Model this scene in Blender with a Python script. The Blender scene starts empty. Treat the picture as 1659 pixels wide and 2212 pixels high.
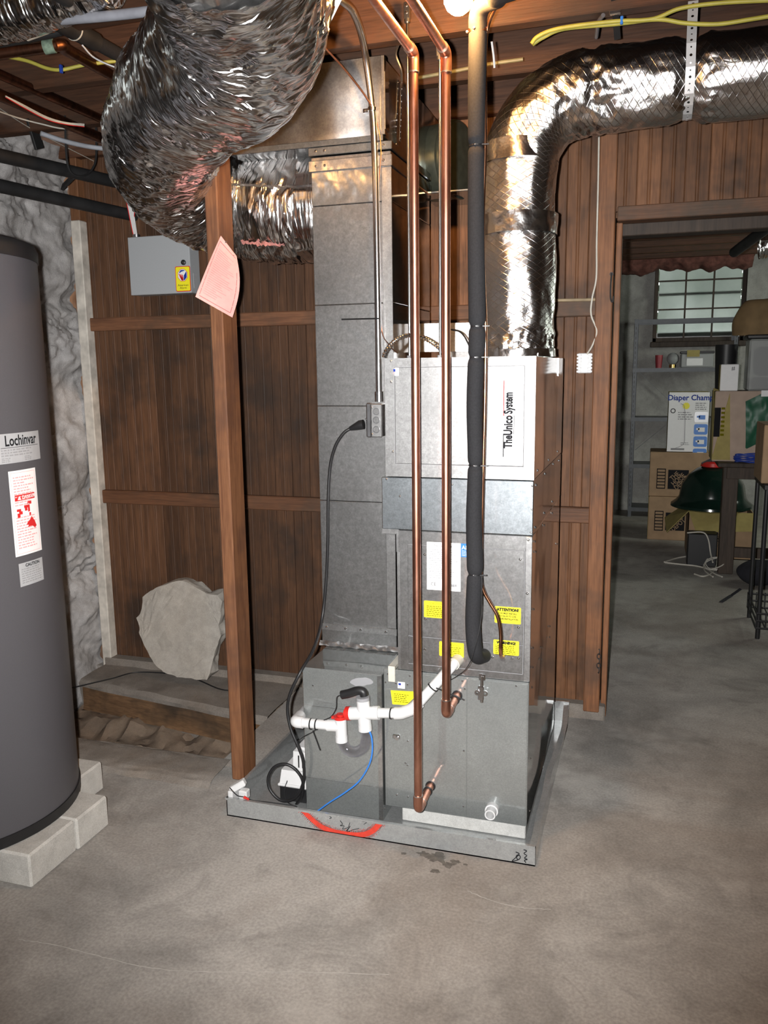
import bpy, bmesh, math, random
from mathutils import Vector, Matrix, noise
random.seed(7)
SC = bpy.context.scene
COL = SC.collection
V = Vector
# ---------------------------------------------------------------- camera
W0, H0, FPX, CH = 1659.0, 2212.0, 1790.0, 1.45
pt, rl, yw = math.radians(9.87), math.radians(0.75), math.radians(17.62)
FW = V((-math.sin(yw)*math.cos(pt), math.cos(yw)*math.cos(pt), -math.sin(pt)))
RT0 = V((math.cos(yw), math.sin(yw), 0)); UP0 = RT0.cross(FW)
RT = RT0*math.cos(rl) - UP0*math.sin(rl); UP = UP0*math.cos(rl) + RT0*math.sin(rl)
CAM = V((0, 0, CH))
cd = bpy.data.cameras.new('camera'); co = bpy.data.objects.new('camera', cd); COL.objects.link(co)
cd.sensor_width = 36; cd.lens = FPX/H0*36; cd.clip_start = 0.02; cd.clip_end = 60
co.matrix_world = Matrix(((RT.x, UP.x, -FW.x, 0), (RT.y, UP.y, -FW.y, 0), (RT.z, UP.z, -FW.z, CH), (0, 0, 0, 1)))
SC.camera = co
# ---------------------------------------------------------------- world, lights, exposure
wd = bpy.data.worlds.new('world'); SC.world = wd; wd.use_nodes = True
wd.node_tree.nodes['Background'].inputs[0].default_value = (0.86, 0.92, 0.9, 1)
wd.node_tree.nodes['Background'].inputs[1].default_value = 1.6
SC.view_settings.view_transform = 'Standard'; SC.view_settings.look = 'None'
SC.view_settings.exposure = 0.0; SC.view_settings.gamma = 1.0
try:
    cy_ = SC.cycles; cy_.use_light_tree = False; cy_.max_bounces = 5; cy_.diffuse_bounces = 2; cy_.glossy_bounces = 3; cy_.transmission_bounces = 4; cy_.transparent_max_bounces = 6; cy_.caustics_reflective = False; cy_.caustics_refractive = False
except Exception: pass
def lamp(name, kind, loc, power, color, size, aim=None, **kw):
    l = bpy.data.lights.new(name, kind); l.energy = power; l.color = color
    if kind == 'AREA':
        l.shape = 'RECTANGLE'; l.size, l.size_y = size
    else: l.shadow_soft_size = size
    for k, v in kw.items(): setattr(l, k, v)
    o = bpy.data.objects.new(name, l); COL.objects.link(o); o.location = loc
    if aim is not None: o.rotation_euler = (V(aim)-V(loc)).to_track_quat('-Z', 'Y').to_euler()
    return o
# the camera's flash, left of the lens (camera held upright)
fl = CAM - RT*0.055 + UP*0.012 + FW*0.015
lamp('flash', 'SPOT', fl, 560, (1.0, 0.985, 0.97), 0.013, fl + FW*3 + RT*0.02 + UP*0.14, spot_size=math.radians(93), spot_blend=1.0)
# area light added to fill the rear room; no side window is seen
lamp('rear_fill', 'AREA', (2.6, 6.6, 1.9), 27, (0.92, 1.0, 0.86), (1.2, 0.8), (0.2, 7.0, 0.9))
lamp('unseen_lamp', 'POINT', (0.8, -1.3, 2.2), 3, (1.0, 0.86, 0.68), 0.05)  # unseen warm point lamp behind the camera
def P(x, y, X=None, Y=None, Z=None):
    """measured photo position -> the point of the place on the plane X=, Y= or Z="""
    d = RT*((x-W0/2)/FPX) + UP*((H0/2-y)/FPX) + FW
    if X is not None: t = X/d.x
    elif Y is not None: t = Y/d.y
    else: t = (Z-CH)/d.z
    return CAM + d*t
# ---------------------------------------------------------------- materials
def nodes(name):
    m = bpy.data.materials.new(name); m.use_nodes = True
    nt = m.node_tree
    return m, nt, nt.nodes['Principled BSDF']
def N(nt, t, **kw):
    n = nt.nodes.new(t)
    for k, v in kw.items():
        if k in n.inputs.keys() or isinstance(k, int): n.inputs[k].default_value = v
        else: setattr(n, k, v)
    return n
def coords(nt, scale=(1, 1, 1), kind='Object', rot=(0, 0, 0)):
    if kind == 'World':
        g = N(nt, 'ShaderNodeNewGeometry'); out = g.outputs['Position']
    else:
        tc = N(nt, 'ShaderNodeTexCoord'); out = tc.outputs[kind]
    mp = N(nt, 'ShaderNodeMapping'); mp.inputs['Scale'].default_value = scale; mp.inputs['Rotation'].default_value = rot
    nt.links.new(out, mp.inputs['Vector']); return mp.outputs['Vector']
def ramp(nt, fac, stops):
    r = N(nt, 'ShaderNodeValToRGB'); e = r.color_ramp.elements
    e[0].position, e[0].color = stops[0][0], (*stops[0][1], 1); e[1].position, e[1].color = stops[-1][0], (*stops[-1][1], 1)
    for p, c in stops[1:-1]:
        q = e.new(p); q.color = (*c, 1)
    nt.links.new(fac, r.inputs['Fac']); return r.outputs['Color']
def ntex(nt, vec, scale, detail=4, rough=0.55, dist=0.0):
    n = N(nt, 'ShaderNodeTexNoise'); n.inputs['Scale'].default_value = scale; n.inputs['Detail'].default_value = detail
    n.inputs['Roughness'].default_value = rough; n.inputs['Distortion'].default_value = dist
    nt.links.new(vec, n.inputs['Vector']); return n.outputs['Fac']
def mixc(nt, fac, a, b, mode='MIX'):
    m = N(nt, 'ShaderNodeMix', data_type='RGBA', blend_type=mode)
    for s, i in ((fac, 0), (a, 6), (b, 7)):
        if hasattr(s, 'default_value') and not isinstance(s, (int, float, tuple)): nt.links.new(s, m.inputs[i])
        else: m.inputs[i].default_value = s if i == 0 else (*s, 1)
    return m.outputs[2]
def bump(nt, b, h, strength=0.3, dist=0.01):
    n = N(nt, 'ShaderNodeBump'); n.inputs['Strength'].default_value = strength; n.inputs['Distance'].default_value = dist
    nt.links.new(h, n.inputs['Height']); nt.links.new(n.outputs['Normal'], b.inputs['Normal']); return n
def plain(name, c, rough=0.6, metal=0.0, var=0.12, vs=30, bs=0.0, spec=0.5, kind='Object'):
    m, nt, b = nodes(name)
    v = coords(nt, kind=kind); f = ntex(nt, v, vs, 2)
    lo = tuple(x*(1-var) for x in c); hi = tuple(min(1, x*(1+var)) for x in c)
    nt.links.new(ramp(nt, f, [(0.3, lo), (0.7, hi)]), b.inputs['Base Color'])
    b.inputs['Roughness'].default_value = rough; b.inputs['Metallic'].default_value = metal
    b.inputs['Specular IOR Level'].default_value = spec
    if bs: bump(nt, b, f, bs, 0.004)
    return m
def galv(name, c=0.7, tint=(1, 1, 1), r1=0.46, r2=0.07, mix=0.6, sp=230, dull=0.0, wave=0.0004, fleck=0.74):
    m, nt, b = nodes(name); v = coords(nt, kind='World')
    vo = N(nt, 'ShaderNodeTexVoronoi'); vo.inputs['Scale'].default_value = sp; nt.links.new(v, vo.inputs['Vector'])
    bw = N(nt, 'ShaderNodeRGBToBW'); nt.links.new(vo.outputs['Color'], bw.inputs[0])
    s = ramp(nt, bw.outputs[0], [(0.2, tuple(c*0.9*t for t in tint)), (0.8, tuple(min(1, c*1.07*t) for t in tint))])
    st = ntex(nt, v, 5, 4, 0.65)
    col = mixc(nt, ramp(nt, st, [(0.35, (0, 0, 0)), (0.75, (0.6,)*3)]), s, tuple(c*0.72*t for t in tint)); nt.links.new(col, b.inputs['Base Color'])
    col = mixc(nt, 1.0, col, ramp(nt, ntex(nt, v, 55, 3, 0.75), [(0.32, (fleck,)*3), (0.68, (1.0,)*3)]), 'MULTIPLY'); nt.links.new(col, b.inputs['Base Color'])
    b.inputs['Metallic'].default_value = 1 - dull; b.inputs['Roughness'].default_value = r1
    big = ntex(nt, v, 3.2, 1, 0.5); bn = bump(nt, b, big, 0.9, wave*14)
    g = N(nt, 'ShaderNodeBsdfPrincipled'); g.inputs['Metallic'].default_value = 1 - dull; g.inputs['Roughness'].default_value = r2
    nt.links.new(col, g.inputs['Base Color']); nt.links.new(bn.outputs['Normal'], g.inputs['Normal'])
    mx = N(nt, 'ShaderNodeMixShader'); lw_ = N(nt, 'ShaderNodeLayerWeight'); fm = N(nt, 'ShaderNodeMapRange')   # sheet scatters head-on, mirrors at glancing angles
    for i_, q_ in ((1, 0.3), (2, 0.72), (3, mix), (4, 0.96)): fm.inputs[i_].default_value = q_
    nt.links.new(lw_.outputs['Facing'], fm.inputs[0]); nt.links.new(fm.outputs[0], mx.inputs[0])
    nt.links.new(b.outputs[0], mx.inputs[1]); nt.links.new(g.outputs[0], mx.inputs[2])
    nt.links.new(mx.outputs[0], nt.nodes['Material Output'].inputs['Surface'])
    return m
def wood(name, dark, lite, axis='Z', rough=0.62, scale=1.0, kind='World', dirt=(0.03, 0.02, 0.015), dirtamt=0.62, spec=0.3):
    m, nt, b = nodes(name)
    sc = {'Z': (16, 16, 1.1), 'X': (1.1, 16, 16), 'Y': (16, 1.1, 16)}[axis]
    v = coords(nt, tuple(q*scale for q in sc), kind)
    oi = N(nt, 'ShaderNodeObjectInfo'); ad = N(nt, 'ShaderNodeVectorMath', operation='ADD'); mu = N(nt, 'ShaderNodeMath', operation='MULTIPLY'); mu.inputs[1].default_value = 37
    nt.links.new(oi.outputs['Random'], mu.inputs[0]); nt.links.new(v, ad.inputs[0]); nt.links.new(mu.outputs[0], ad.inputs[1])
    f = ntex(nt, ad.outputs[0], 2.2, 4, 0.6, 0.8)
    fine = ntex(nt, ad.outputs[0], 9, 2, 0.6)
    c1 = ramp(nt, f, [(0.28, dark), (0.5, tuple((a+b_)/2 for a, b_ in zip(dark, lite))), (0.74, lite)])
    c2 = mixc(nt, 0.35, c1, ramp(nt, fine, [(0.35, dark), (0.65, lite)]))
    hv = N(nt, 'ShaderNodeHueSaturation'); nt.links.new(c2, hv.inputs['Color'])
    mr = N(nt, 'ShaderNodeMapRange'); mr.inputs[3].default_value = 0.74; mr.inputs[4].default_value = 1.28
    nt.links.new(oi.outputs['Random'], mr.inputs[0]); nt.links.new(mr.outputs[0], hv.inputs['Value'])
    dv = coords(nt, (1, 1, 1), 'World'); df = ntex(nt, dv, 3.1, 4, 0.65)
    dm = ramp(nt, df, [(dirtamt-0.08, (0, 0, 0)), (dirtamt+0.12, (0.8, 0.8, 0.8))])
    nt.links.new(mixc(nt, dm, hv.outputs[0], dirt), b.inputs['Base Color'])
    b.inputs['Roughness'].default_value = rough; b.inputs['Specular IOR Level'].default_value = spec
    bump(nt, b, fine, 0.25, 0.003); return m
def concrete(name, c, dark, warm, rough=0.85, big=1.0, bs=0.25, cm=0.5, cracks=False):
    m, nt, b = nodes(name); v = coords(nt, (big,)*3, 'World')
    f1 = ntex(nt, v, 1.7, 5, 0.62, 0.5); f2 = ntex(nt, v, 7.5, 4, 0.7); f3 = ntex(nt, v, 120, 1, 0.6); f4 = ntex(nt, v, 0.9, 4, 0.6, 1.0)
    a = ramp(nt, f1, [(0.34, dark), (0.58, c)]); a = mixc(nt, ramp(nt, f4, [(0.45, (0, 0, 0)), (0.62, (0.8,)*3)]), a, warm)
    a = mixc(nt, cm, a, ramp(nt, f2, [(0.3, tuple(x*0.72 for x in c)), (0.7, tuple(min(1, x*1.16) for x in c))]), 'MIX')
    a = mixc(nt, 0.5, a, ramp(nt, f3, [(0.3, (0.38,)*3), (0.7, (0.62,)*3)]), 'OVERLAY')
    if cracks:
        f6 = ntex(nt, v, 3.6, 5, 0.7, 1.2); a = mixc(nt, ramp(nt, f6, [(0.52, (0, 0, 0)), (0.7, (0.5,)*3)]), a, (0.165, 0.152, 0.14))
        f7 = ntex(nt, v, 2.4, 4, 0.7); a = mixc(nt, ramp(nt, f7, [(0.56, (0, 0, 0)), (0.74, (0.45,)*3)]), a, (0.56, 0.53, 0.49))
    nt.links.new(a, b.inputs['Base Color']); b.inputs['Roughness'].default_value = rough; b.inputs['Specular IOR Level'].default_value = 0.3
    bump(nt, b, f2, bs, 0.006); return m
def foil(name, kind):
    m, nt, b = nodes(name)
    tc = N(nt, 'ShaderNodeUVMap'); mp = N(nt, 'ShaderNodeMapping'); nt.links.new(tc.outputs[0], mp.inputs[0])
    b.inputs['Metallic'].default_value = 1.0; b.inputs['Base Color'].default_value = (0.74, 0.73, 0.725, 1)
    if kind == 'flex':                       # crinkled sleeve, folds running around the duct
        mp.inputs['Scale'].default_value = (40, 3.6, 1)
        b.inputs['Base Color'].default_value = (0.9, 0.89, 0.885, 1); f = ntex(nt, mp.outputs[0], 1.0, 2.5, 0.55, 1.0); b.inputs['Roughness'].default_value = 0.2
        bump(nt, b, f, 1.0, 0.0145)
    else:                                    # foil facing with a crossed scrim of threads
        f = None
        for rot in (0.55, -0.55):
            m2 = N(nt, 'ShaderNodeMapping'); m2.inputs['Rotation'].default_value = (0, 0, rot); nt.links.new(tc.outputs[0], m2.inputs[0])
            w = N(nt, 'ShaderNodeTexWave', wave_profile='SIN'); w.inputs['Scale'].default_value = 17; w.inputs['Distortion'].default_value = 0.25
            nt.links.new(m2.outputs[0], w.inputs['Vector'])
            p = N(nt, 'ShaderNodeMath', operation='POWER'); p.inputs[1].default_value = 70; nt.links.new(w.outputs['Fac'], p.inputs[0])
            if f is None: f = p.outputs[0]
            else:
                a = N(nt, 'ShaderNodeMath', operation='MAXIMUM'); nt.links.new(f, a.inputs[0]); nt.links.new(p.outputs[0], a.inputs[1]); f = a.outputs[0]
        mp.inputs['Scale'].default_value = (14, 14, 1); cr = ntex(nt, mp.outputs[0], 1.0, 7, 0.7, 1.2)
        ad = N(nt, 'ShaderNodeMath', operation='MULTIPLY_ADD'); ad.inputs[1].default_value = 0.2
        nt.links.new(f, ad.inputs[0]); nt.links.new(cr, ad.inputs[2]); b.inputs['Roughness'].default_value = 0.22
        bump(nt, b, ad.outputs[0], 0.55, 0.005)
    return m
def copperm(name, c=(0.78, 0.4, 0.28), pat=(0.4, 0.17, 0.115), rough=0.34, amt=0.5):
    m, nt, b = nodes(name); v = coords(nt, (1, 1, 0.35), 'World'); f = ntex(nt, v, 22, 6, 0.65, 0.6)
    nt.links.new(ramp(nt, f, [(amt-0.2, c), (amt+0.2, pat)]), b.inputs['Base Color'])
    b.inputs['Metallic'].default_value = 1.0; b.inputs['Roughness'].default_value = rough; bump(nt, b, f, 0.08, 0.002); return m
M = {}
M['floor'] = concrete('floor_concrete', (0.42, 0.395, 0.365), (0.15, 0.142, 0.132), (0.22, 0.18, 0.15), cm=0.34, cracks=True)
M['ledge'] = concrete('ledge_concrete', (0.23, 0.205, 0.18), (0.12, 0.1, 0.085), (0.19, 0.14, 0.1), 0.9, 2.0, 0.5)
M['dirt'] = concrete('dirt', (0.2, 0.15, 0.11), (0.07, 0.055, 0.045), (0.17, 0.1, 0.06), 0.95, 3.0, 0.6)
M['block'] = concrete('concrete_block', (0.56, 0.54, 0.5), (0.46, 0.44, 0.41), (0.5, 0.47, 0.43), 0.9, 3.0)
M['pad'] = concrete('pad', (0.56, 0.56, 0.54), (0.46, 0.46, 0.45), (0.5, 0.49, 0.46), 0.9, 4.0)
M['slab'] = concrete('slab_stone', (0.4, 0.37, 0.33), (0.3, 0.275, 0.24), (0.38, 0.34, 0.29), 0.9, 4.0, 0.4)
M['stone'] = concrete('whitewashed_stone', (0.48, 0.465, 0.46), (0.1, 0.097, 0.095), (0.24, 0.225, 0.21), 0.9, 2.6, 0.9)
M['stone_far'] = concrete('far_stone', (0.36, 0.355, 0.335), (0.18, 0.175, 0.165), (0.28, 0.265, 0.245), 0.9, 2.0, 0.9)
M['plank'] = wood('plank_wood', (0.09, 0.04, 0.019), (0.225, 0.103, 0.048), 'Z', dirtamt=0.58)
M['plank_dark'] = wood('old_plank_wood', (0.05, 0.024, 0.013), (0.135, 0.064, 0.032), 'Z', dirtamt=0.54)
M['rail'] = wood('rail_wood', (0.08, 0.036, 0.02), (0.2, 0.09, 0.045), 'X', dirt=(0.05, 0.04, 0.03), dirtamt=0.52)
M['joist'] = wood('joist_wood', (0.042, 0.02, 0.012), (0.115, 0.052, 0.028), 'X', dirt=(0.05, 0.035, 0.025))
M['post'] = wood('post_wood', (0.14, 0.055, 0.026), (0.33, 0.15, 0.07), 'Z', dirt=(0.08, 0.04, 0.028), dirtamt=0.55)
M['jamb'] = wood('jamb_wood', (0.1, 0.042, 0.02), (0.25, 0.11, 0.05), 'Z', dirt=(0.08, 0.05, 0.035), dirtamt=0.58)
M['oldwood'] = wood('old_dark_wood', (0.03, 0.023, 0.018), (0.085, 0.06, 0.045), 'Z')
M['whitewood'] = plain('painted_trim', (0.58, 0.54, 0.48), 0.8, 0, 0.25, 18, 0.3)
M['galv'] = galv('galvanised_sheet')
M['galv_hi'] = galv('galvanised_panel', 0.78, r1=0.45, mix=0.5, sp=260)
M['galv_blue'] = galv('galvanised_band', 0.55, (0.92, 1.0, 1.06), 0.46, 0.12, 0.5, 300)
M['galv_grey'] = galv('grey_coated_sheet', 0.5, (0.95, 1.0, 0.99), 0.48, 0.06, 0.42, 300, 0.2, fleck=0.93)
M['galv_trunk'] = galv('galvanised_trunk', 0.72, r1=0.36, r2=0.2, mix=0.4, wave=0.007)
M['pan'] = galv('pan_sheet', 0.57, (0.97, 1, 1), 0.5, 0.15, 0.35, 260, 0.35, fleck=0.86)
M['chrome'] = plain('zinc', (0.75, 0.75, 0.76), 0.22, 1.0, 0.08)
M['steel'] = plain('steel', (0.5, 0.5, 0.52), 0.3, 1.0, 0.15)
M['flex'] = foil('foil_flex', 'flex'); M['fsk'] = foil('foil_scrim', 'scrim')
M['tape'] = plain('foil_tape', (0.8, 0.78, 0.77), 0.22, 1.0, 0.06, 40, 0.5)
M['copper'] = copperm('copper'); M['copper_old'] = copperm('old_copper', (0.34, 0.15, 0.09), (0.12, 0.06, 0.04), 0.4, 0.45)
M['copper_new'] = copperm('bright_copper', (0.85, 0.42, 0.24), (0.6, 0.26, 0.14), 0.22, 0.6)
M['solder'] = plain('solder', (0.62, 0.6, 0.58), 0.3, 1.0)
M['foam'] = plain('black_foam', (0.02, 0.02, 0.022), 0.85, 0, 0.15, 200, 0.1, 0.25)
M['tank'] = plain('tank_paint', (0.085, 0.082, 0.09), 0.42, 0, 0.05, 400, 0.05)
M['black'] = plain('black_plastic', (0.012, 0.012, 0.013), 0.45, 0, 0.1)
M['iron'] = plain('black_iron', (0.03, 0.03, 0.031), 0.6, 0.4, 0.3, 12)
M['white'] = plain('white_plastic', (0.66, 0.66, 0.66), 0.4, 0, 0.03)
M['offwhite'] = plain('offwhite_plastic', (0.6, 0.57, 0.5), 0.5, 0, 0.08)
M['paper'] = plain('white_label', (0.82, 0.82, 0.82), 0.55, 0, 0.02)
M['silver'] = plain('silver_label', (0.55, 0.56, 0.58), 0.35, 0.3, 0.04)
M['grey'] = plain('grey_paint', (0.37, 0.385, 0.4), 0.5, 0, 0.03, 300)
M['yellow'] = plain('yellow_label', (0.86, 0.78, 0.02), 0.5, 0, 0.03)
M['yellow2'] = plain('yellow_cable', (0.4, 0.36, 0.06), 0.5, 0, 0.08)
M['red'] = plain('red_plastic', (0.55, 0.02, 0.015), 0.4, 0, 0.06)
M['redprint'] = plain('red_print', (0.6, 0.03, 0.03), 1.0, 0, 0.03, spec=0.0)
M['pinkprint'] = plain('pink_print', (0.8, 0.4, 0.4), 1.0, 0, 0.03, spec=0.0)
M['blue'] = plain('blue_plastic', (0.04, 0.2, 0.62), 0.4, 0, 0.06)
M['bluedark'] = plain('blue_print', (0.02, 0.05, 0.3), 1.0, 0, 0.03, spec=0.0)
M['print'] = plain('black_print', (0.02, 0.02, 0.022), 1.0, 0, 0.03, spec=0.0)
M['greyprint'] = plain('grey_print', (0.3, 0.3, 0.31), 1.0, 0, 0.03, spec=0.0)
M['olive'] = plain('olive_print', (0.16, 0.14, 0.01), 1.0, 0, 0.03, spec=0.0)
M['pink'] = plain('pink_paper', (0.85, 0.4, 0.36), 0.7, 0, 0.05, 60)
M['pinkline'] = plain('pink_ink', (0.45, 0.17, 0.16), 1.0, 0, 0.03, spec=0.0)
M['insul'] = plain('pink_insulation', (0.13, 0.05, 0.038), 0.95, 0, 0.35, 25, 0.8)
M['card'] = plain('cardboard', (0.34, 0.225, 0.13), 0.8, 0, 0.1, 14)
M['card2'] = plain('yellowed_cardboard', (0.36, 0.29, 0.1), 0.8, 0, 0.12, 14)
M['cardpale'] = plain('pale_cardboard', (0.45, 0.34, 0.27), 0.8, 0, 0.08, 14)
M['green'] = plain('green_enamel', (0.006, 0.018, 0.013), 0.16, 0, 0.1)
M['greenbag'] = plain('green_bag', (0.01, 0.09, 0.045), 0.45, 0, 0.2, 9, 0.4)
M['greygreen'] = plain('green_duct', (0.07, 0.085, 0.07), 0.35, 0.6, 0.2)
M['angle'] = plain('shelf_steel', (0.07, 0.075, 0.08), 0.45, 0.5, 0.1)
M['bag'] = plain('brown_bag', (0.23, 0.15, 0.07), 0.85, 0, 0.2, 9, 0.5)
M['cloth'] = plain('black_cloth', (0.014, 0.014, 0.02), 0.9, 0, 0.2)
M['hedge'] = plain('leaf_green', (0.24, 0.28, 0.22), 0.9, 0, 0.5, 3)
M['lawn'] = plain('lawn', (0.3, 0.36, 0.22), 0.9, 0, 0.3, 3)
m, nt, b = nodes('window_glass'); b.inputs['Transmission Weight'].default_value = 1; b.inputs['Roughness'].default_value = 0.55
b.inputs['IOR'].default_value = 1.1; nt.links.new(ramp(nt, ntex(nt, coords(nt, kind='World'), 6), [(0.3, (0.66, 0.7, 0.68)), (0.7, (0.85, 0.88, 0.86))]), b.inputs['Base Color']); M['glass'] = m
m, nt, b = nodes('clear_plastic'); b.inputs['Roughness'].default_value = 0.08; b.inputs['Base Color'].default_value = (0.85, 0.86, 0.9, 1); b.inputs['Metallic'].default_value = 0.6
tb_ = N(nt, 'ShaderNodeBsdfTransparent'); tb_.inputs[0].default_value = (0.93, 0.93, 0.95, 1); lw_ = N(nt, 'ShaderNodeLayerWeight'); lw_.inputs[0].default_value = 0.3; mx_ = N(nt, 'ShaderNodeMixShader')
mr_ = N(nt, 'ShaderNodeMapRange'); mr_.inputs[3].default_value = 0.03; mr_.inputs[4].default_value = 0.32; nt.links.new(lw_.outputs['Facing'], mr_.inputs[0]); nt.links.new(mr_.outputs[0], mx_.inputs[0])
nt.links.new(tb_.outputs[0], mx_.inputs[1]); nt.links.new(b.outputs[0], mx_.inputs[2]); nt.links.new(mx_.outputs[0], nt.nodes['Material Output'].inputs['Surface']); M['clear'] = m
m, nt, b = nodes('milky_plastic'); b.inputs['Transmission Weight'].default_value = 0.6; b.inputs['Roughness'].default_value = 0.3; b.inputs['IOR'].default_value = 1.2
b.inputs['Base Color'].default_value = (0.7, 0.72, 0.72, 1); M['milky'] = m
m, nt, b = nodes('bulb_glow'); b.inputs['Emission Color'].default_value = (1.0, 0.52, 0.17, 1); b.inputs['Emission Strength'].default_value = 720; M['bulb'] = m
# red spray and marker on the pan's front: paint fading into the bare sheet
m = galv('sprayed_red', 0.5); M['spray'] = plain('red_spray', (0.62, 0.05, 0.03), 0.5, 0, 0.12, 60)
# ---------------------------------------------------------------- mesh helpers
class G:
    def __init__(s): s.v = []; s.f = []; s.uv = None
    def quad(s, a, b, c, d):
        n = len(s.v); s.v += [V(a), V(b), V(c), V(d)]; s.f.append((n, n+1, n+2, n+3)); return s
    def box(s, x0, x1, y0, y1, z0, z1, bev=0.0):
        x0, x1 = min(x0, x1), max(x0, x1); y0, y1 = min(y0, y1), max(y0, y1); z0, z1 = min(z0, z1), max(z0, z1)
        if bev:
            bm = bmesh.new(); bmesh.ops.create_cube(bm, size=1)
            for q in bm.verts: q.co = V(((x0+x1)/2+q.co.x*(x1-x0), (y0+y1)/2+q.co.y*(y1-y0), (z0+z1)/2+q.co.z*(z1-z0)))
            bmesh.ops.bevel(bm, geom=bm.edges[:], offset=min(bev, 0.45*min(x1-x0, y1-y0, z1-z0)), segments=1, affect='EDGES', profile=0.5)
            return s.bm(bm)
        n = len(s.v)
        s.v += [V(p) for p in ((x0, y0, z0), (x1, y0, z0), (x1, y1, z0), (x0, y1, z0), (x0, y0, z1), (x1, y0, z1), (x1, y1, z1), (x0, y1, z1))]
        s.f += [tuple(n+i for i in q) for q in ((0, 3, 2, 1), (4, 5, 6, 7), (0, 1, 5, 4), (1, 2, 6, 5), (2, 3, 7, 6), (3, 0, 4, 7))]; return s
    def bm(s, bm):
        bm.verts.ensure_lookup_table(); n = len(s.v); bm.verts.index_update()
        s.v += [q.co.copy() for q in bm.verts]; s.f += [tuple(n+q.index for q in f.verts) for f in bm.faces]; bm.free(); return s
    def obox(s, c, u, v, w, a, b, d, bev=0):      # oriented box, half sizes a,b,d along unit u,v,w
        g = G().box(-a, a, -b, b, -d, d, bev); n = len(s.v)
        s.v += [V(c)+V(u)*p.x+V(v)*p.y+V(w)*p.z for p in g.v]; s.f += [tuple(n+i for i in f) for f in g.f]; return s
    def bar(s, a, b, w, h, up=(0, 0, 1), bev=0):
        a, b = V(a), V(b); d = (b-a).normalized(); sd = d.cross(V(up)).normalized(); u = sd.cross(d)
        return s.obox((a+b)/2, d, sd, u, (b-a).length/2, w/2, h/2, bev)
    def prism(s, pts, ext):                       # polygon (list of points) swept along vector ext
        n = len(s.v); k = len(pts); e = V(ext)
        s.v += [V(p) for p in pts] + [V(p)+e for p in pts]
        s.f += [tuple(range(n+k-1, n-1, -1)), tuple(range(n+k, n+2*k))] + [(n+i, n+(i+1) % k, n+k+(i+1) % k, n+k+i) for i in range(k)]; return s
    def tube(s, path, r, seg=12, cap=True, uv=False):
        path = [V(p) for p in path]; k = len(path); rr = r if isinstance(r, (list, tuple)) else [r]*k
        n0 = len(s.v); t0 = (path[1]-path[0]).normalized()
        ref = V((0, 0, 1)) if abs(t0.z) < 0.9 else V((0, 1, 0)); nv = t0.cross(ref).normalized(); s.uvc = []; L = 0.0
        for i, p in enumerate(path):
            t = (path[min(i+1, k-1)]-path[max(i-1, 0)]).normalized()
            nv = (nv - t*nv.dot(t)).normalized(); bv = t.cross(nv)
            if i: L += (p-path[i-1]).length
            for j in range(seg):
                a = 2*math.pi*j/seg; s.v.append(p+(nv*math.cos(a)+bv*math.sin(a))*rr[i]); s.uvc.append((L, a*rr[i]))
        for i in range(k-1):
            for j in range(seg):
                a, b = n0+i*seg+j, n0+i*seg+(j+1) % seg; s.f.append((a, b, b+seg, a+seg))
        if cap: s.f.append(tuple(n0+j for j in range(seg-1, -1, -1))); s.f.append(tuple(n0+(k-1)*seg+j for j in range(seg)))
        return s
    def cyl(s, a, b, r, seg=16, r2=None): return s.tube([a, b], [r, r if r2 is None else r2], seg)
    def ring(s, a, b, ro, ri, seg=24):            # hollow pipe piece from a to b
        a, b = V(a), V(b); d = (b-a).normalized(); ref = V((0, 0, 1)) if abs(d.z) < 0.9 else V((0, 1, 0)); u = d.cross(ref).normalized(); w = d.cross(u); n = len(s.v)
        for c, r in ((a, ro), (b, ro), (b, ri), (a, ri)):
            s.v += [c+(u*math.cos(2*math.pi*j/seg)+w*math.sin(2*math.pi*j/seg))*r for j in range(seg)]
        for k in range(4):
            for j in range(seg): s.f.append((n+k*seg+j, n+k*seg+(j+1) % seg, n+((k+1) % 4)*seg+(j+1) % seg, n+((k+1) % 4)*seg+j))
        return s
    def lathe(s, prof, c, seg=32, axis=(0, 0, 1)):
        ax = V(axis).normalized(); ref = V((1, 0, 0)) if abs(ax.x) < 0.9 else V((0, 1, 0)); u = ax.cross(ref).normalized(); w = ax.cross(u); n = len(s.v); k = len(prof); c = V(c)
        for r, h in prof: s.v += [c+ax*h+(u*math.cos(2*math.pi*j/seg)+w*math.sin(2*math.pi*j/seg))*max(r, 1e-4) for j in range(seg)]
        for i in range(k-1):
            for j in range(seg): s.f.append((n+i*seg+j, n+i*seg+(j+1) % seg, n+(i+1)*seg+(j+1) % seg, n+(i+1)*seg+j))
        s.f.append(tuple(n+j for j in range(seg-1, -1, -1))); s.f.append(tuple(n+(k-1)*seg+j for j in range(seg))); return s
    def ball(s, c, r, seg=14, sq=1.0):
        k = seg//2; return s.lathe([(r*math.sin(math.pi*i/k), -r*sq*math.cos(math.pi*i/k)) for i in range(k+1)], c, seg)
    def grid(s, fn, nu, nv):
        n = len(s.v); s.v += [V(fn(i/nu, j/nv)) for j in range(nv+1) for i in range(nu+1)]
        s.f += [(n+j*(nu+1)+i, n+j*(nu+1)+i+1, n+(j+1)*(nu+1)+i+1, n+(j+1)*(nu+1)+i) for j in range(nv) for i in range(nu)]; return s
    def each(s, fn): s.v = [V(fn(p)) for p in s.v]; return s
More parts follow.
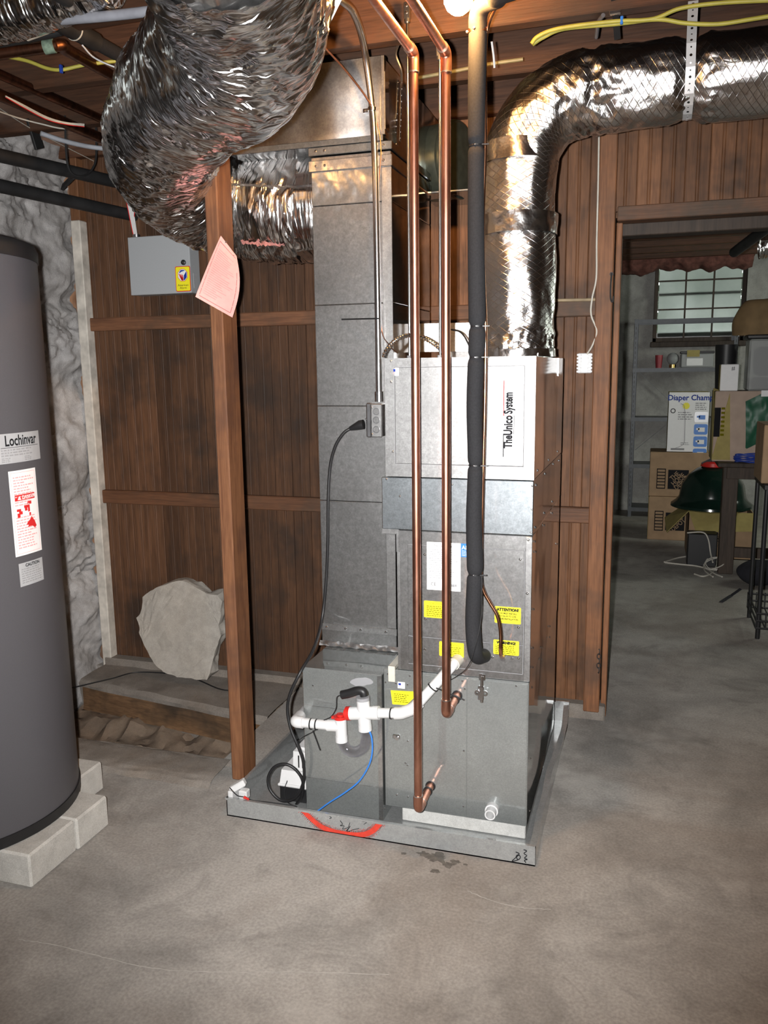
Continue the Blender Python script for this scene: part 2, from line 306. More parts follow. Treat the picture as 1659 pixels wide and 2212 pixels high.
def fillet(pts, rad, n=6):
    pts = [V(p) for p in pts]; out = [pts[0]]
    for i in range(1, len(pts)-1):
        a, b, c = pts[i-1], pts[i], pts[i+1]; d1 = (a-b); d2 = (c-b); r = min(rad, d1.length*0.49, d2.length*0.49)
        p, q = b+d1.normalized()*r, b+d2.normalized()*r
        out += [(p*(1-t)+b*t)*(1-t)+(b*(1-t)+q*t)*t for t in [k/n for k in range(n+1)]]
    return out+[pts[-1]]
def curve(pts, n=8):
    pts = [V(p) for p in pts]; q = [pts[0]*2-pts[1]]+pts+[pts[-1]*2-pts[-2]]; out = []
    for i in range(1, len(q)-2):
        a, b, c, d = q[i-1:i+3]
        for k in range(n):
            t = k/n; out.append(0.5*((2*b)+(c-a)*t+(2*a-5*b+4*c-d)*t*t+(3*b-a-3*c+d)*t**3))
    return out+[pts[-1]]
WL = {}
def put(name, me, wloc, parent):
    o = bpy.data.objects.new(name, me); COL.objects.link(o); WL[o.name] = V(wloc)
    if parent: o.parent = parent; o.location = V(wloc)-WL[parent.name]
    else: o.location = wloc
    return o
def obj(name, g, mat, parent=None, smooth=False, uv=False):
    lo = V((min(p.x for p in g.v), min(p.y for p in g.v), min(p.z for p in g.v))); hi = V((max(p.x for p in g.v), max(p.y for p in g.v), max(p.z for p in g.v)))
    c = (lo+hi)/2; c.z = lo.z
    me = bpy.data.meshes.new(name); me.from_pydata([p-c for p in g.v], [], g.f); me.validate()
    if uv:
        l = me.uv_layers.new(name='UVMap')
        for lp in me.loops: l.data[lp.index].uv = g.uvc[lp.vertex_index]
    me.materials.append(M[mat] if isinstance(mat, str) else mat)
    if smooth:
        me.polygons.foreach_set('use_smooth', [True]*len(me.polygons))
        try: me.set_sharp_from_angle(angle=math.radians(40))
        except Exception: pass
    return put(name, me, c, parent)
def tag(o, label=None, cat=None, group=None, kind=None):
    for k, v in (('label', label), ('category', cat), ('group', group), ('kind', kind)):
        if v: o[k] = v
    return o
def thing(name, label, cat, loc=(0, 0, 0), group=None):
    return tag(put(name, None, loc, None), label, cat, group)
def struct(o): o['kind'] = 'structure'; return o
_sc = {}
def screws(parent, pts, nrm=(0, -1, 0), r=0.0045, mat='chrome', name='screw'):
    key = (round(r, 4), mat)
    if key not in _sc:
        g = G().lathe([(r, 0), (r*1.05, r*0.35), (r*0.6, r*0.75), (0, r*0.85)], (0, 0, 0), 6)
        me = bpy.data.meshes.new(name); me.from_pydata(g.v, [], g.f); me.materials.append(M[mat]); _sc[key] = me
    q = V(nrm).to_track_quat('Z', 'Y')
    for p in pts:
        o = put(name, _sc[key], V(p), parent); o.rotation_mode = 'QUATERNION'; o.rotation_quaternion = q
class Plane:
    """flat local frame: origin o, right u, up v, outward n"""
    def __init__(s, o, u=(1, 0, 0), v=(0, 0, 1), n=None):
        s.o, s.u, s.v = V(o), V(u).normalized(), V(v).normalized(); s.n = s.u.cross(s.v).normalized() if n is None else V(n)
    def __call__(s, a, b, c=0): return s.o+s.u*a+s.v*b+s.n*c
def plate(name, pl, w, h, mat, parent, th=0.0012, rnd=0.0, lift=0.0, nu=1):
    pts = [(-w/2, -h/2), (w/2, -h/2), (w/2, h/2), (-w/2, h/2)]
    if rnd:
        pts = []
        for cx, cy, a0 in ((w/2-rnd, -h/2+rnd, -90), (w/2-rnd, h/2-rnd, 0), (-w/2+rnd, h/2-rnd, 90), (-w/2+rnd, -h/2+rnd, 180)):
            pts += [(cx+rnd*math.cos(math.radians(a0+k*30)), cy+rnd*math.sin(math.radians(a0+k*30))) for k in range(4)]
    if nu > 1: pts = [(-w/2+w*k/nu, -h/2) for k in range(nu+1)]+[(w/2-w*k/nu, h/2) for k in range(nu+1)]
    if nu > 1:
        g = G(); n = nu+1
        g.grid(lambda i, j: pl(-w/2+w*i, -h/2+h*j, lift+th), nu, 1)
        return obj(name, g, mat, parent)
    return obj(name, G().prism([pl(a, b, lift) for a, b in pts], pl.n*th), mat, parent)
def rects(name, pl, rs, mat, parent, lift=0.0016, sub=1):
    g = G()
    for x0, x1, y0, y1 in rs:
        for k in range(sub):
            a, b = x0+(x1-x0)*k/sub, x0+(x1-x0)*(k+1)/sub; g.quad(pl(a, y0, lift), pl(b, y0, lift), pl(b, y1, lift), pl(a, y1, lift))
    return obj(name, g, mat, parent)
def textlines(x0, x1, ytop, n, pitch, h, ragged=0.35, seed=1):
    rnd = random.Random(seed); out = []
    for i in range(n):
        x = x0; end = x1-(x1-x0)*ragged*rnd.random()
        while x < end:
            w = h*rnd.uniform(1.2, 4.5); out.append((x, min(x+w, end), ytop-i*pitch-h, ytop-i*pitch)); x += w+h*0.8
    return out
def text(s, pl, size, mat, parent, name='lettering', xs=1.0, align='CENTER', lift=0.0018, bold=0.0, rot=0.0, at=(0, 0), fn=None):
    cu = bpy.data.curves.new('t', 'FONT'); cu.body = s; cu.size = size; cu.align_x = align; cu.align_y = 'CENTER'; cu.offset = bold; cu.resolution_u = 3
    t = bpy.data.objects.new('t', cu); COL.objects.link(t)
    me = bpy.data.meshes.new_from_object(t.evaluated_get(bpy.context.evaluated_depsgraph_get()))
    g = G(); cr, sr = math.cos(rot), math.sin(rot)
    for q in me.vertices:
        x, y = q.co.x*xs, q.co.y; g.v.append(pl(at[0]+x*cr-y*sr, at[1]+x*sr+y*cr, lift))
    g.f = [tuple(p.vertices) for p in me.polygons]
    bpy.data.objects.remove(t); bpy.data.curves.remove(cu); bpy.data.meshes.remove(me)
    return obj(name, g, mat, parent)
def flag(pl, w, h, parent, lift=0.0016):
    o = plate('flag_sticker', pl, w*1.3, h*1.5, 'paper', parent)
    rects('stripe', pl, [(-w/2, w/2, -h/2+h*k/7, -h/2+h*(k+0.55)/7) for k in range(7)], 'pinkprint', o, lift)
    rects('canton', pl, [(-w/2, -w*0.05, 0, h/2)], 'bluedark', o, lift+0.0004)
    return o
# ================================================================ the setting
def nz(p, s=1.0): return noise.noise(V(p)*s)
def rough(p): return nz(p, 5)*0.5+nz(p, 11)*0.3+nz(p, 24)*0.2+abs(nz(p, 3.2))*0.9
# floor, leaving the open pit by the plank wall free
PX0, PX1, PY0, PY1 = -2.6, -1.476, 2.56, 3.34
g = G()
def slab(x0, x1, y0, y1): g.box(x0, x1, y0, y1, -0.35, 0)
slab(-2.7, 3.1, -2.3, PY0); slab(PX1, 3.1, PY0, PY1); slab(-2.7, 3.1, PY1, 8.9)
fo = struct(obj('floor', g, 'floor'))
g = G(); g.grid(lambda i, j: V((PX0+0.02+(PX1-PX0-0.02)*i, PY0+(PY1-PY0)*j, -0.2+0.09*j+0.05*nz((i*7, j*5, 1))+0.035*nz((i*17, j*12, 4))+0.02*nz((i*40, j*26, 7)))), 50, 30)
struct(obj('floor_pit', g, 'dirt', fo, True))
# ledge under the plank wall and the low kerb in front of the pit
def ledgept(i, j):
    x = -2.53+(PX1+2.53)*i; y0 = 3.13-(i*0.16)+0.012*nz((x*6, 0, 2)); prof = [(3.34, 0.012), (y0+0.02, 0.006), (y0, -0.012), (y0+0.02, -0.17), (y0+0.05, -0.3)]
    k = j*4; a = int(min(k, 3.999)); t = k-a; y = prof[a][0]*(1-t)+prof[a+1][0]*t; z = prof[a][1]*(1-t)+prof[a+1][1]*t
    p = V((x, y, z)); return p+V((0, 0.012*nz(p, 9) if a > 1 else 0, 0.006*nz(p, 8)))
struct(tag(obj('trim_1', G().grid(ledgept, 60, 24), 'ledge', None, True), 'dusty ledge along the foot of the plank wall'))
M['ledgeface'] = wood('ledge_beam', (0.08, 0.045, 0.025), (0.2, 0.115, 0.06), 'X', dirt=(0.03, 0.025, 0.02), dirtamt=0.5)
struct(obj('trim_4', G().grid(lambda i, j: (lambda x: V((x, 3.118-((x+2.53)/(PX1+2.53))*0.16+0.01*nz((x*5, j*3, 3)), -0.02-0.11*j)))(-2.5+(PX1+2.5)*i), 40, 6), 'ledgeface', None, True))
def kerbpt(i, j):
    x = -2.3+(PX1+0.06+2.3)*i; e = 0.014*nz((x*7, 1, 0)); prof = [(2.385+e, 0.0), (2.4+e, 0.018), (2.425+e, 0.026), (2.54, 0.032), (2.556, 0.03), (2.56, -0.2)]
    k = j*5; a = int(min(k, 4.999)); t = k-a; return V((x, prof[a][0]*(1-t)+prof[a+1][0]*t, prof[a][1]*(1-t)+prof[a+1][1]*t+0.004*nz((x*12, j*9, 5))))
struct(obj('trim_2', G().grid(kerbpt, 70, 20), 'ledge', None, True))
# left wall: whitewashed rubble
def lw(y, z):
    p = V((0.3, y, z)); q = V((0.3, y, z*1.5)); k = 0.4+max(0, nz(q+V((4, 0, 0)), 2.4)+0.3); return V((-2.575+0.05*nz(q, 3.6)+0.028*nz(q, 8)+k*(0.02*nz(q, 18)+0.012*nz(q, 38)+0.006*nz(q, 75)), y, z))
g = G(); g.grid(lambda i, j: lw(2.2+1.2*i, -0.3+2.75*j), 130, 300); g.grid(lambda i, j: lw(-2.2+4.4*i, -0.3+2.75*j), 60, 40)
struct(obj('wall_left', g, 'stone', None, True))
struct(obj('wall_right', G().box(2.6, 2.75, -2.3, 3.4, -0.1, 2.62), 'stone_far'))
struct(obj('wall_front', G().box(-2.75, 2.75, -2.35, -2.2, -0.1, 2.62), 'stone_far'))
# ceiling boards and joists
cl = struct(obj('ceiling', G().box(-2.75, 3.15, -2.35, 8.9, 2.63, 2.68), 'joist'))
jm = None
for k in range(27):
    y = 2.53+0.406*(k-11)
    if jm is None:
        o = obj('joist', G().box(-2.72, 3.1, y, y+0.05, 2.40, 2.63, 0.004), 'joist', cl); jm = o.data
    else: put('joist', jm, V((0.19, y+0.025, 2.40)), cl)
# plank wall
YW = 3.395
wb = struct(obj('wall_back', G().box(-2.7, -0.16, YW+0.02, YW+0.05, -0.2, 2.62).box(-0.16, 2.7, YW+0.02, YW+0.05, 2.0, 2.62).box(0.86, 2.7, YW+0.02, YW+0.05, -0.05, 2.0), 'plank'))
PW = 0.0845
prof = [(0.001, 0.02), (0.0004, 0.0025), (0.003, 0), (0.037, 0), (0.039, 0.0022), (0.0415, 0.0006), (0.0455, 0.0006), (0.048, 0.0022), (0.05, 0), (PW-0.003, 0), (PW-0.0004, 0.0025), (PW-0.001, 0.02)]
def plankmesh(h, mt='plank'):
    g = G().prism([V((a-PW/2, b, 0)) for a, b in prof], (0, 0, h)); me = bpy.data.meshes.new('plank'); me.from_pydata(g.v, [], g.f); me.materials.append(M[mt]); return me
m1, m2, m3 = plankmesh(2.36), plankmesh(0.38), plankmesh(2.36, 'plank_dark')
x = -2.522
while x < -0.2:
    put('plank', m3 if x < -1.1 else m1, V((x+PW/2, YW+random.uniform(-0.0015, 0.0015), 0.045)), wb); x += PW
x = -0.155
while x < 2.5:
    put('plank', m2, V((x+PW/2, YW+random.uniform(-0.0015, 0.0015), 2.02)), wb); x += PW
obj('rail', G().box(-2.53, -0.2, 3.365, YW, 0.822, 0.886, 0.004), 'rail', wb)
obj('rail', G().box(-2.53, -0.2, 3.365, YW, 1.636, 1.696, 0.004), 'rail', wb)
obj('sole_plate', G().box(-2.53, PX1, 3.335, YW, -0.1, 0.047, 0.004), 'ledge', wb)
obj('door_lintel', G().box(-0.135, 1.1, 3.33, YW+0.05, 1.976, 2.028, 0.003), 'rail', wb)
obj('jamb_post', G().box(-0.206, -0.142, 3.338, YW+0.05, 0.035, 2.40, 0.004), 'jamb', wb)
obj('jamb_stop', G().box(-0.138, -0.116, 3.385, YW+0.06, 0.0, 1.98, 0.003), 'jamb', wb)
obj('door_head', G().box(-0.135, 1.1, 3.40, YW+0.09, 1.93, 1.976, 0.003), 'oldwood', wb)
struct(obj('baseboard_right', G().box(PX1, -0.118, 3.345, YW+0.03, -0.02, 0.06, 0.006), 'ledge'))
struct(tag(obj('trim_3', G().box(-2.545, -2.495, 3.34, 3.395, 0.0, 2.13, 0.004), 'whitewood'), 'white-painted corner strip'))
obj('stud', G().box(-2.545, -2.495, 3.345, 3.395, 2.13, 2.40, 0.003), 'plank', wb)
# rear room shell
YF = 8.62
wx0, wx1, wz0, wz1 = 0.02, 0.835, 1.66, 2.56
def fw(x, z): p = V((x, 3.0, z)); return V((x, YF-0.05*rough(p), z))
g = G()
for a, b_, c, d in ((-1.6, wx0, -0.1, 2.62), (wx1, 3.1, -0.1, 2.62), (wx0, wx1, -0.1, wz0), (wx0, wx1, wz1, 2.62)):
    g.grid(lambda i, j: fw(a+(b_-a)*i, c+(d-c)*j), max(2, int((b_-a)/0.05)), max(2, int((d-c)/0.05)))
for q in (((wx0, wz0), (wx1, wz0)), ((wx1, wz0), (wx1, wz1)), ((wx1, wz1), (wx0, wz1)), ((wx0, wz1), (wx0, wz0))):
    (a, c), (b_, d) = q; g.quad((a, YF-0.08, c), (b_, YF-0.08, d), (b_, YF+0.3, d), (a, YF+0.3, c))
struct(obj('wall_far', g, 'stone_far', None, True))
g = G().box(3.0, 3.15, 3.4, 6.0, -0.1, 2.62).box(3.0, 3.15, 7.2, 8.9, -0.1, 2.62).box(3.0, 3.15, 6.0, 7.2, -0.1, 1.5).box(3.0, 3.15, 6.0, 7.2, 2.3, 2.62)  # side opening added to go with the rear fill light
struct(obj('wall_rear_right', g, 'stone_far')); struct(obj('wall_rear_left', G().box(-1.6, -1.45, 3.45, 8.9, -0.1, 2.62), 'stone_far'))
# the window and what lies outside
wn = struct(obj('window_1', G().box(wx0, wx0+0.035, YF-0.03, YF+0.03, wz0, wz1, 0.004).box(wx1-0.035, wx1, YF-0.03, YF+0.03, wz0, wz1, 0.004).box(wx0, wx1, YF-0.03, YF+0.03, wz0, wz0+0.04, 0.004).box(wx0, wx1, YF-0.03, YF+0.03, wz1-0.04, wz1, 0.004), 'oldwood'))
ix0, ix1, iz0, iz1 = wx0+0.035, wx1-0.035, wz0+0.04, wz1-0.04
xs = [ix0+(ix1-ix0)*k/3 for k in range(4)]; zs = [iz0, iz0+0.265, iz0+0.53, iz1]
for x in xs[1:3]: obj('muntin', G().box(x-0.008, x+0.008, YF-0.015, YF+0.012, iz0, iz1), 'oldwood', wn)
for z in zs[1:3]: obj('muntin', G().box(ix0, ix1, YF-0.013, YF+0.01, z-0.007, z+0.007), 'oldwood', wn)
for i in range(3):
    for j in range(3): obj('pane', G().box(xs[i]+0.008, xs[i+1]-0.008, YF-0.003, YF+0.001, zs[j]+0.007, zs[j+1]-0.007), 'glass', wn)
obj('window_sill', G().box(wx0-0.02, wx1+0.03, YF-0.12, YF+0.02, wz0-0.05, wz0, 0.005), 'oldwood', wn)
obj('storm_rail', G().box(ix0, ix1, YF+0.09, YF+0.12, iz0+0.4, iz0+0.425).box(ix0, ix1, YF+0.09, YF+0.13, iz0-0.02, iz0+0.05), 'white', wn)
tag(obj('lawn', G().grid(lambda i, j: V((-5+12*i, 8.95+9*j, 1.5+0.05*nz((i*9, j*9, 0))), ), 20, 16), 'lawn', None, True), 'pale green lawn outside the rear window', 'lawn', kind='stuff')
g = G()
rnd = random.Random(3)
for k in range(5000):
    a = rnd.random(); c = V((-3+8*rnd.random(), 13+1.2*rnd.random(), 1.66+1.8*rnd.random()**0.8)); u = V((rnd.gauss(0, 1), rnd.gauss(0, 1), rnd.gauss(0, 1))).normalized(); w = u.orthogonal().normalized()
    g.quad(c-u*0.1, c+w*0.05, c+u*0.1, c-w*0.05)
tag(obj('hedge', g, 'hedge'), 'blurred green hedge seen through the rear window panes', 'hedge', kind='stuff')
# ================================================================ water tank and its blocks
TC, TR = V((-2.0192, 1.9064)), 0.351
def tankhit(x, y):
    d = P(x, y, Y=1.0)-CAM; dx, dy = d.x, d.y; a = dx*dx+dy*dy; b = -(TC.x*dx+TC.y*dy); c = TC.x**2+TC.y**2-TR**2
    t = (-b-math.sqrt(max(b*b-a*c, 0)))/a; p = CAM+d*t; return math.atan2(p.y-TC.y, p.x-TC.x), p.z
tk = thing('water_tank', 'tall dark grey cylindrical water tank standing on concrete blocks', 'water tank', (TC.x, TC.y, 0.105))
c0 = (TC.x, TC.y, 0)
obj('tank_body', G().lathe([(TR, 0.14), (TR, 1.775)], c0, 96), 'tank', tk, True)
obj('base_ring', G().lathe([(TR-0.02, 0.105), (TR+0.003, 0.108), (TR+0.004, 0.14), (TR-0.01, 0.141)], c0, 96), 'black', tk, True)
obj('top_cap', G().lathe([(TR+0.003, 1.765), (TR+0.004, 1.795), (TR-0.004, 1.812), (TR-0.03, 1.822), (0.02, 1.83)], c0, 96), 'black', tk, True)
class Cyl:
    def __init__(s, a, z): s.a, s.z = a, z
    def __call__(s, x, y, c=0): a = s.a+x/TR; return V((TC.x+(TR+c)*math.cos(a), TC.y+(TR+c)*math.sin(a), s.z+y))
def tlabel(name, xr, yt, yb, w, mat):
    (a, zt), (a2, zb) = tankhit(xr, yt), tankhit(xr, yb); h = zt-zb; cy = Cyl((a+a2)/2-w/2/TR, (zt+zb)/2); return cy, w, h, plate(name, cy, w, h, mat, tk, lift=0.0, nu=14)
cy, w, h, o = tlabel('name_plate', 84, 929, 991, 0.24, 'silver')
text('Lochinvar', cy, h*0.5, 'print', o, xs=0.76, at=(0.04, h*0.24), bold=0.0008)
rects('underline', cy, [(-0.035, w/2-0.01, h*0.02, h*0.02+0.0012)], 'print', o, sub=6)
rects('print_lines', cy, textlines(-0.035, 0.085, -h*0.03, 3, h*0.09, h*0.045, 0.3, 4)+textlines(-0.035, 0.0, -h*0.31, 3, h*0.055, h*0.03, 0.3, 5)+textlines(0.045, 0.075, -h*0.31, 3, h*0.055, h*0.03, 0.3, 6), 'greyprint', o)
# the horse emblem left of the name
hp = [(-0.095, 0.018), (-0.088, 0.03), (-0.078, 0.033), (-0.066, 0.045), (-0.058, 0.05), (-0.055, 0.044), (-0.06, 0.036), (-0.062, 0.026), (-0.055, 0.012), (-0.06, 0.012), (-0.068, 0.02), (-0.08, 0.02), (-0.088, 0.008), (-0.093, 0.008), (-0.09, 0.016)]
g = G(); g.v = [cy(x+0.008, y*0.9-0.004, 0.0018) for x, y in hp]; g.f = [tuple(range(len(hp)))]; obj('emblem', g, 'print', o)
cy, w, h, o = tlabel('danger_label', 82, 1008, 1190, 0.105, 'paper')
rects('border', cy, [(-w/2+0.006, w/2-0.006, h/2-0.007, h/2-0.006), (-w/2+0.006, w/2-0.006, -h/2+0.006, -h/2+0.007), (-w/2+0.006, -w/2+0.007, -h/2+0.006, h/2-0.006), (w/2-0.007, w/2-0.006, -h/2+0.006, h/2-0.006)], 'pinkprint', o, sub=4)
rects('red_text', cy, textlines(-w/2+0.013, w/2-0.012, h/2-0.018, 11, 0.0078, 0.0034, 0.5, 7), 'pinkprint', o)
rects('red_text', cy, textlines(-w/2+0.013, w/2-0.012, -h/2+0.11, 12, 0.0078, 0.0034, 0.5, 8), 'pinkprint', o)
rects('danger_bar', cy, [(-w/2+0.014, w/2-0.014, 0.035, 0.052)], 'redprint', o, sub=6)
text('DANGER', cy, 0.0135, 'paper', o, at=(0.012, 0.0435), lift=0.0028, xs=0.95, bold=0.0003)
g = G(); g.v = [cy(x, y, 0.0026) for x, y in ((-0.03, 0.038), (-0.017, 0.038), (-0.0235, 0.0495))]; g.f = [(0, 1, 2)]; obj('warning_triangle', g, 'paper', o)
rects('tap_picture', cy, [(-0.035, -0.02, 0.005, 0.012), (-0.028, -0.015, -0.004, 0.005), (-0.034, -0.024, -0.012, 0.0), (-0.008, 0.014, 0.012, 0.02), (0.006, 0.014, 0.0, 0.014), (-0.006, 0.004, 0.004, 0.014), (0.006, 0.022, 0.021, 0.03), (0.01, 0.017, -0.012, -0.003)], 'redprint', o)
hd = [(0.0, -0.03), (0.012, -0.022), (0.018, -0.014), (0.022, -0.02), (0.03, -0.03), (0.036, -0.045), (0.028, -0.05), (0.02, -0.043), (0.008, -0.042), (-0.002, -0.044), (0.004, -0.038), (-0.004, -0.036)]
g = G(); g.v = [cy(x, y, 0.002) for x, y in hd]; g.f = [tuple(range(len(hd)))]; obj('hand_picture', g, 'redprint', o)
cy, w, h, o = tlabel('caution_label', 92, 1202, 1252, 0.095, 'silver')
text('CAUTION', cy, 0.0125, 'print', o, at=(0.004, h/2-0.009), bold=0.0004)
rects('print_lines', cy, textlines(-w/2+0.008, w/2-0.006, h/2-0.017, 7, (h-0.022)/7, (h-0.022)/15, 0.25, 9), 'greyprint', o)
def block(label, x0, x1, y0, y1, grp='concrete blocks under the water tank'):
    return tag(obj('concrete_block', G().box(x0, x1, y0, y1, 0, 0.104, 0.006), 'block'), label, 'block', grp)
block('front concrete block under the tank, nearest the camera', -2.02, -1.618, 1.735, 1.9335)
block('concrete block under the tank, behind the nearest one', -2.02, -1.612, 1.9345, 2.088)
block('half-hidden concrete block at the back of the tank', -2.15, -1.775, 2.135, 2.285)
# ================================================================ drain pan
pn = thing('drain_pan', 'shallow galvanized drain pan with a red spray-painted arc on its front', 'drain pan', (-0.766, 2.75, 0))
px0, px1, py0, py1, pz = -1.27, -0.262, 2.245, 3.29, 0.065
obj('pan_floor', G().box(px0, px1, py0, py1, 0.001, 0.005), 'pan', pn)
fr = obj('front_wall', G().box(px0, px1, py0, py0+0.003, 0.001, pz).box(px0, px1, py0-0.004, py0+0.006, pz-0.006, pz+0.001), 'pan', pn)
obj('side_wall', G().box(px0, px0+0.003, py0, py1, 0.001, pz).box(px0-0.004, px0+0.006, py0, py1, pz-0.006, pz+0.001), 'pan', pn)
def rw(i, j):
    y = py0+(py1-py0)*i; k = math.sin(min(1, max(0, (y-2.8)/0.5))*math.pi); return V((px1+0.012*k*j+0.006*nz((y*5, 0, 1)), y, 0.001+j*(pz+0.02*max(0, (y-2.9)/0.4))))
obj('side_wall', G().grid(rw, 40, 4), 'pan', pn, True)
obj('side_lip', G().grid(lambda i, j: rw(i, 1)+V((-0.02*j, 0, -0.002*j)), 40, 2), 'pan', pn, True)
obj('back_wall', G().box(px0, px1, py1-0.003, py1, 0.001, pz+0.02), 'pan', pn)
obj('corner_fold', G().box(px1-0.05, px1+0.004, py1-0.006, py1+0.002, 0.06, 0.092), 'galv_hi', pn)
pl = Plane((0, py0-0.0045, 0))
def fx(x, y): q = P(x, y, Y=py0); return (q.x, q.z)
# sprayed arc, a solid core with softer speckled edges
arc = curve([V((*fx(652, 1748), 0)), V((*fx(680, 1775), 0)), V((*fx(704, 1790), 0)), V((*fx(740, 1800), 0)), V((*fx(780, 1803), 0)), V((*fx(804, 1795), 0)), V((*fx(823, 1776), 0))], 10)
g = G(); sd = [(arc[min(i+1, len(arc)-1)]-arc[max(i-1, 0)]).normalized() for i in range(len(arc))]
def clampz(z): return max(0.004, min(pz-0.007, z))
for i in range(len(arc)-1):
    a, b = arc[i], arc[i+1]; n1, n2 = V((-sd[i].y, sd[i].x, 0)), V((-sd[i+1].y, sd[i+1].x, 0)); hw = 0.0085
    q = [a-n1*hw, b-n2*hw, b+n2*hw, a+n1*hw]; g.quad(*[pl(t.x, clampz(t.y), -0.0035) for t in q])
sp = obj('spray_paint', g, 'spray', pn)
g = G(); rnd = random.Random(5)
for k in range(1500):
    i = rnd.randrange(len(arc)); n1 = V((-sd[i].y, sd[i].x, 0)); p = arc[i]+n1*rnd.choice((-1, 1))*(0.008+abs(rnd.gauss(0, 0.004))); s_ = rnd.uniform(0.0004, 0.0011)
    if 0.004 < p.y < pz-0.008: g.quad(pl(p.x-s_, p.y-s_, -0.0036), pl(p.x+s_, p.y-s_, -0.0036), pl(p.x+s_, p.y+s_, -0.0036), pl(p.x-s_, p.y+s_, -0.0036))
tag(obj('spray_speckle', g, 'spray', pn), kind='stuff')
def scribble(pts, parent, r=0.0009, name='marker_scribble', mat='print'):
    return obj(name, G().tube(curve([pl(*fx(x, y), -0.003) for x, y in pts], 4), r, 5), mat, parent)
scribble([(735, 1772), (740, 1780), (735, 1783), (744, 1784), (740, 1790), (752, 1787), (756, 1777)], pn); scribble([(748, 1795), (757, 1784), (750, 1796), (763, 1792), (776, 1789)], pn); scribble([(782, 1774), (792, 1776), (786, 1780)], pn); scribble([(708, 1760), (716, 1766), (712, 1768)], pn)
scribble([(1118, 1856), (1115, 1850), (1119, 1846), (1124, 1850), (1121, 1856), (1106, 1860), (1119, 1848), (1121, 1843), (1114, 1840)], pn, 0.0013)
scribble([(1136, 1863), (1133, 1858), (1139, 1856), (1133, 1853), (1138, 1848), (1132, 1843), (1138, 1838), (1131, 1835)], pn, 0.0013)
for k, (xa, xb, ya, yb, lb) in enumerate(((-0.705, -0.308, 2.37, 2.72, 'pale grey support slab under the front of the air handler'), (-0.705, -0.31, 2.85, 3.15, 'pale grey support slab under the rear of the air handler'))):
    tag(obj('support_slab', G().box(xa, xb, ya, yb, 0.006, 0.059, 0.003), 'pad'), lb, 'slab', 'slabs under the air handler')
# ================================================================ air handler
ah = thing('air_handler', 'galvanized air handler cabinet of stacked modules standing in the drain pan', 'air handler', (-0.53, 2.75, 0.06))
YC = 2.35; YB = 3.12
xl, xr = -0.755, -0.302
bw = obj('blower_module', G().box(xl, xr, YC, YB, 0.061, 0.524, 0.002), 'galv_grey', ah)
cm = obj('coil_module', G().box(-0.706, xr+0.002, YC, YB, 0.526, 0.968, 0.002), 'galv', ah)
bd = obj('spacer_module', G().box(-0.752, xr+0.003, YC-0.003, YB, 0.970, 1.128, 0.002), 'galv_blue', ah)
um = obj('heating_module', G().box(-0.737, xr+0.004, YC, YB, 1.131, 1.477, 0.002), 'galv_hi', ah)
obj('side_bracket', G().box(-0.752, -0.70, YC-0.002, YC+0.002, 0.955, 0.97).box(-0.708, -0.70, YC-0.002, YC+0.002, 0.90, 0.956), 'galv_hi', ah)
obj('bracket_strip', G().box(-0.706, -0.7, YC-0.003, YC, 0.53, 0.965), 'galv_hi', cm)
# upper module: mitred frame round a recessed panel
a0, a1, b0, b1 = -0.737, -0.298, 1.131, 1.477; c0_, c1_, d0, d1 = -0.708, -0.328, 1.168, 1.452; yq = YC-0.006
for pts in (((a0, b0), (a1, b0), (c1_, d0), (c0_, d0)), ((a1, b0), (a1, b1), (c1_, d1), (c1_, d0)), ((a1, b1), (a0, b1), (c0_, d1), (c1_, d1)), ((a0, b1), (a0, b0), (c0_, d0), (c0_, d1))):
    obj('frame_strip', G().prism([V((x, yq, z)) for x, z in pts], (0, 0.006, 0)), 'galv_hi', um)
for q_ in ((c0_-0.0005, c0_+0.0012, d0, d1), (c1_-0.0012, c1_+0.0005, d0, d1), (c0_, c1_, d1-0.0012, d1+0.0005), (c0_, c1_, d0-0.0005, d0+0.0012)):  # dark strips painting the shade in the gap round the panel
    obj('shade_line', G().box(q_[0], q_[1], YC-0.0064, YC, q_[2], q_[3]), 'greyprint', um)
obj('door_panel', G().box(c0_+0.0015, c1_-0.0015, YC-0.0042, YC, d0+0.0015, d1-0.0015, 0.0008), 'galv_hi', um)
pf = Plane((0, YC-0.0045, 0))
def A(x, y, Y=YC): q = P(x, y, Y=Y); return q.x, q.z
def plA(x, y, Y=YC-0.0045, **k): q = P(x, y, Y=Y); return Plane(q, **k)
# lettering running upwards
p1, p2 = P(1096, 966, Y=YC-0.005), P(1101, 848, Y=YC-0.005); L = p2.z-p1.z
lg = plate('logo_plate', Plane(((p1.x+p2.x)/2, YC-0.0044, (p1.z+p2.z)/2)), 0.03, L*1.06, 'galv_hi', um, th=0.0004)
lp = Plane(((p1.x+p2.x)/2, YC-0.0046, (p1.z+p2.z)/2), u=(0, 0, 1), v=(-1, 0, 0), n=(0, -1, 0))
text('The', lp, 0.034, 'print', lg, xs=0.68, at=(-L*0.40, 0), bold=0.0014); text('Unico', lp, 0.034, 'print', lg, xs=0.68, at=(-L*0.1, 0), bold=0.0014); text('System', lp, 0.034, 'print', lg, xs=0.62, at=(L*0.31, 0), bold=0.0014)
rects('logo_line', lp, [(-L*0.68, -L*0.255, 0.0125, 0.0148), (-L*0.255, -L*0.25, -0.016, 0.0142), (-L*0.25, L*0.085, -0.0162, -0.0148)], 'print', lg)
rects('logo_line', lp, [(L*0.08, L*0.085, -0.0162, 0.0135), (L*0.08, L*0.72, 0.0125, 0.0148)], 'redprint', lg)
flag(plA(855, 803), 0.014, 0.015, um)
screws(um, [P(x, y, Y=YC-0.005) for x, y in ((846, 825), (849, 976), (845, 780))], r=0.0035)
